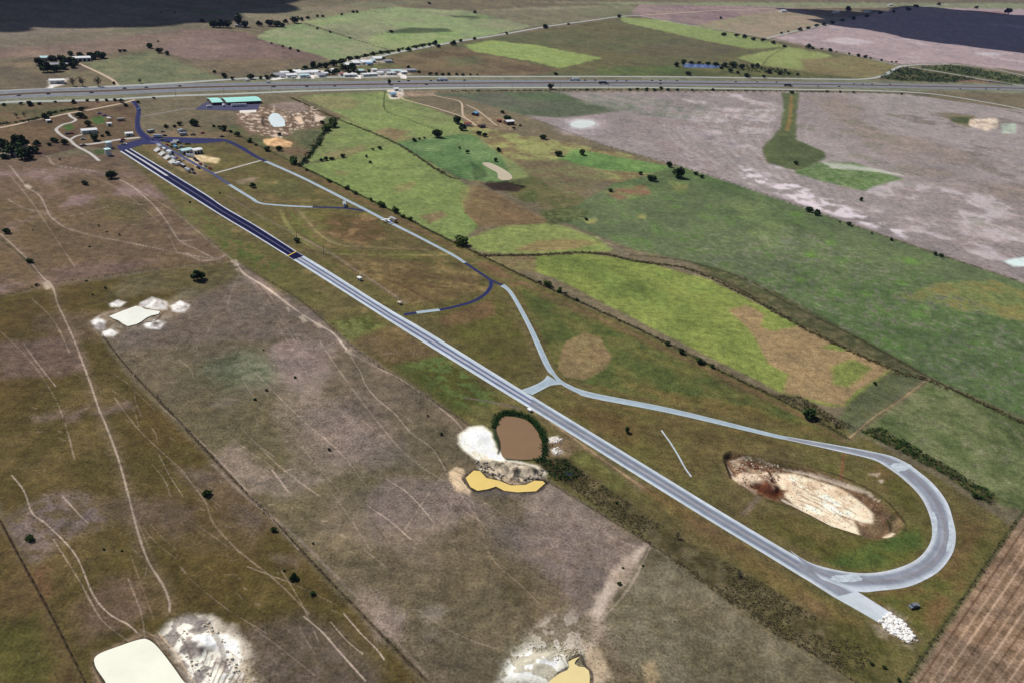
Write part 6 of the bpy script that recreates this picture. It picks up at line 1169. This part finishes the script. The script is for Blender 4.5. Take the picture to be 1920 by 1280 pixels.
for px_, py_ in ((2.9, 0), (.4, 1.1), (.4, -1.1)):
    wh = MB(); wh.cyl_y((px_, py_, .28), .28, .16, 10); wh.tube((px_, py_, .3), (px_*.9, py_*.3, 1.1), .05, .05, 5); wh.build('wheel', M_tyre, ap)
# ------------------------------------------------------------------ fences, poles
M_post = mat('fence post wood', (92, 84, 74), .9); M_wire = mat('fence wire', (110, 108, 104), .6, .3)
def fence(px, label, h=1.3, step=4.5, r=.09, rails=3):
    c = np.array(cat(GP(px), 4)); ln = np.concatenate([[0], np.cumsum(np.hypot(*np.diff(c, axis=0).T))]); mb = MB(); P = []
    for s in np.arange(0, ln[-1], step):
        x_, y_ = (float(np.interp(s, ln, c[:, k])) for k in (0, 1)); P.append((x_, y_)); mb.box((x_, y_, h/2), (r*2, r*2, h), 0)
    for p, q in zip(P[:-1], P[1:]):
        for k in range(rails): z_ = h*(.35+.28*k); mb.quad((*p, z_), (*q, z_), (*q, z_+.04), (*p, z_+.04), 1)
    return tag(mb.build('fence', [M_post, M_wire]), label, 'fence')
fence([(440,490),(560,561),(660,649),(760,719),(870,789)], 'wire fence between the pasture and the upper half of the strip')
fence([(1000,885),(1220,1019),(1400,1139),(1620,1290)], 'wire fence between the pasture and the lower half of the strip')
fence([(190,625),(240,690),(350,805),(420,880),(500,962),(620,1090),(760,1235),(805,1280)], 'post fence between the olive and the grey brown pasture')
fence([(0,975),(40,1050),(100,1160),(168,1295)], 'wire fence across the near left corner')
fence([(0,556),(65,538),(100,532),(240,513),(330,500),(440,490)], 'cross fence between the upper and lower left pastures')
fence([(545,303),(600,330),(700,378),(835,447),(1000,527),(1130,586),(1250,643),(1480,757),(1590,822)], 'fence along the right side of the airfield')
fence([(980,215),(1130,271),(1280,313),(1500,387),(1700,458),(1920,530)], 'fence between the green field and the mauve field')
fence([(1690,1290),(1800,1128),(1915,965)], 'fence along the ploughed field')
fence([(722,173),(722,207),(760,222),(800,238),(840,248)], 'fence running down from the blue roofed building', 1.6, 5, .14)
fence([(425,365),(480,400),(545,437),(606,476),(680,518),(752,566)], 'pale guard fence along the right side of the strip', 1.1, 3.5, .1, 2)
fence([(560,183),(630,222),(740,267),(830,325),(860,336)], 'old fence across the light green pastures')
def pole(x, y, h, label):
    o = empty('utility_pole', (*G(x, y), 0), A_HW+1.57); tag(o, label, 'utility pole'); m_ = MB(); m_.tube((0, 0, 0), (0, 0, h), .17, .11, 7); m_.build('post', M_post, o); m_ = MB(); m_.box((0, 0, h-.7), (2.4, .14, .14)); m_.build('crossarm', M_post, o)
pole(95, 106, 26, 'tall thin mast behind the left farmyard'); pole(556, 446, 7, 'pole beside a dark bush along the guard fence'); pole(607, 477, 7, 'pole in the middle of the guard fence'); pole(750, 563, 6, 'pole at the strip end of the guard fence'); pole(720, 200, 10, 'utility pole beside the fence below the blue building')
for i, x_ in enumerate((330, 420, 510, 600, 690, 780, 870, 960, 1050, 1140)): pole(x_, np.interp(x_, [330, 420, 510, 610, 735, 900, 1050, 1200], [183, 180, 176, 172.5, 169.5, 167.5, 167, 167]), 9, f'{ordw(i+1)} utility pole from the left along the near frontage road')
# concrete bridge carrying the ramp over the highway edge
br = empty('bridge', (*G(1875, 156.5), 0), ang((1840, 150), (1915, 161))); tag(br, 'low concrete bridge of the ramp road at the right edge', 'bridge')
for s in (-1, 1):
    b_ = MB(); b_.box((0, s*4.6, .7), (46, .4, 1.2)); b_.build('parapet', mat('bridge concrete', (150, 148, 146), .9, .1, .1, .4), br)
# ------------------------------------------------------------------ clouds outside the frame whose shadows lie on the far fields
M_cl = mat('cloud', (250, 250, 252), 1.0, 0.0)
def cloud(px, alt, r0, n, label, seed):
    rg = np.random.default_rng(seed); pts = inside(px, n, rg); edge = np.array(cat(GP(px), 8, True)); edge = edge[rg.permutation(len(edge))[:70]]; k = alt/math.tan(SUN_EL)
    ico = [(0, 0, 1), (.894, 0, .447), (.276, .851, .447), (-.724, .526, .447), (-.724, -.526, .447), (.276, -.851, .447), (.724, .526, -.447), (-.276, .851, -.447), (-.894, 0, -.447), (-.276, -.851, -.447), (.724, -.526, -.447), (0, 0, -1)]
    fc = [(0,1,2),(0,2,3),(0,3,4),(0,4,5),(0,5,1),(1,6,2),(2,7,3),(3,8,4),(4,9,5),(5,10,1),(6,7,2),(7,8,3),(8,9,4),(9,10,5),(10,6,1),(11,7,6),(11,8,7),(11,9,8),(11,10,9),(11,6,10)]
    v = [np.array(p) for p in ico]; f = fc
    for _ in range(2):
        nf = []; ed = {}
        def mid(a, b):
            key = (min(a, b), max(a, b))
            if key not in ed: q = v[a]+v[b]; v.append(q/np.linalg.norm(q)); ed[key] = len(v)-1
            return ed[key]
        for a, b, c in f: x, y, z = mid(a, b), mid(b, c), mid(c, a); nf += [(a, x, z), (b, y, x), (c, z, y), (x, y, z)]
        f = nf
    sv = np.array(v); V_ = []; F_ = []
    for p, r in [(q, r0*rg.uniform(.7, 1.5)) for q in pts]+[(q, r0*rg.uniform(.25, .6)) for q in edge]:
        bump = 1+.12*np.sin(sv[:, 0]*5+p[0])*np.sin(sv[:, 1]*5+p[1])*np.sin(sv[:, 2]*6)
        q = sv*bump[:, None]*r*np.array([1, 1, .7]); q[:, 2] = np.maximum(q[:, 2], -.25*r)
        off = len(V_); V_ += [(a+p[0]+SUN_TO.x*k, b+p[1]+SUN_TO.y*k, c+alt) for a, b, c in q]; F_ += [(a+off, b+off, c+off) for a, b, c in f]
    me = bpy.data.meshes.new('cloud'); me.from_pydata(V_, [], F_); me.materials.append(M_cl); me.update(); o = bpy.data.objects.new('cloud', me); COL.objects.link(o); tag(o, label, None, None, 'structure')
cloud([(-260,2),(-40,36),(0,38),(60,38),(130,35),(200,29),(280,23),(360,16),(460,8),(440,-40),(0,-60),(-260,-60)], 1400, 110, 260, 'flat based white cloud shading the far left fields', 1)
cloud([(-90,46),(0,47),(45,50),(20,54),(-60,56)], 1400, 25, 24, 'small white cloud beside the left cloud', 4)
cloud([(1580,46),(1640,33),(1690,24),(1740,15),(1800,20),(1915,32),(2050,40),(2050,110),(1915,95),(1860,90),(1800,82),(1740,72),(1690,60),(1640,54)], 1400, 95, 420, 'flat based white cloud shading the pale field at the right', 2)
cloud([(1480,19),(1530,20),(1600,24),(1660,26),(1620,34),(1560,40),(1550,34),(1510,26)], 1400, 40, 110, 'small white cloud shading the far shed', 3)
# ------------------------------------------------------------------ thin air haze over the whole plain
hz = MB(); hz.box((0, 0, (245-4)/2), (200000, 200000, 249)); hm = bpy.data.materials.new('haze'); hm.use_nodes = True; hn = hm.node_tree; hn.nodes.remove(hn.nodes['Principled BSDF'])
pv = hn.nodes.new('ShaderNodeVolumePrincipled'); pv.inputs['Color'].default_value = (.36, .40, 1.0, 1); pv.inputs['Density'].default_value = 2.2e-5; hn.links.new(pv.outputs[0], hn.nodes['Material Output'].inputs['Volume'])
tag(hz.build('haze', hm), 'thin bluish haze over the far fields', None, None, 'stuff')
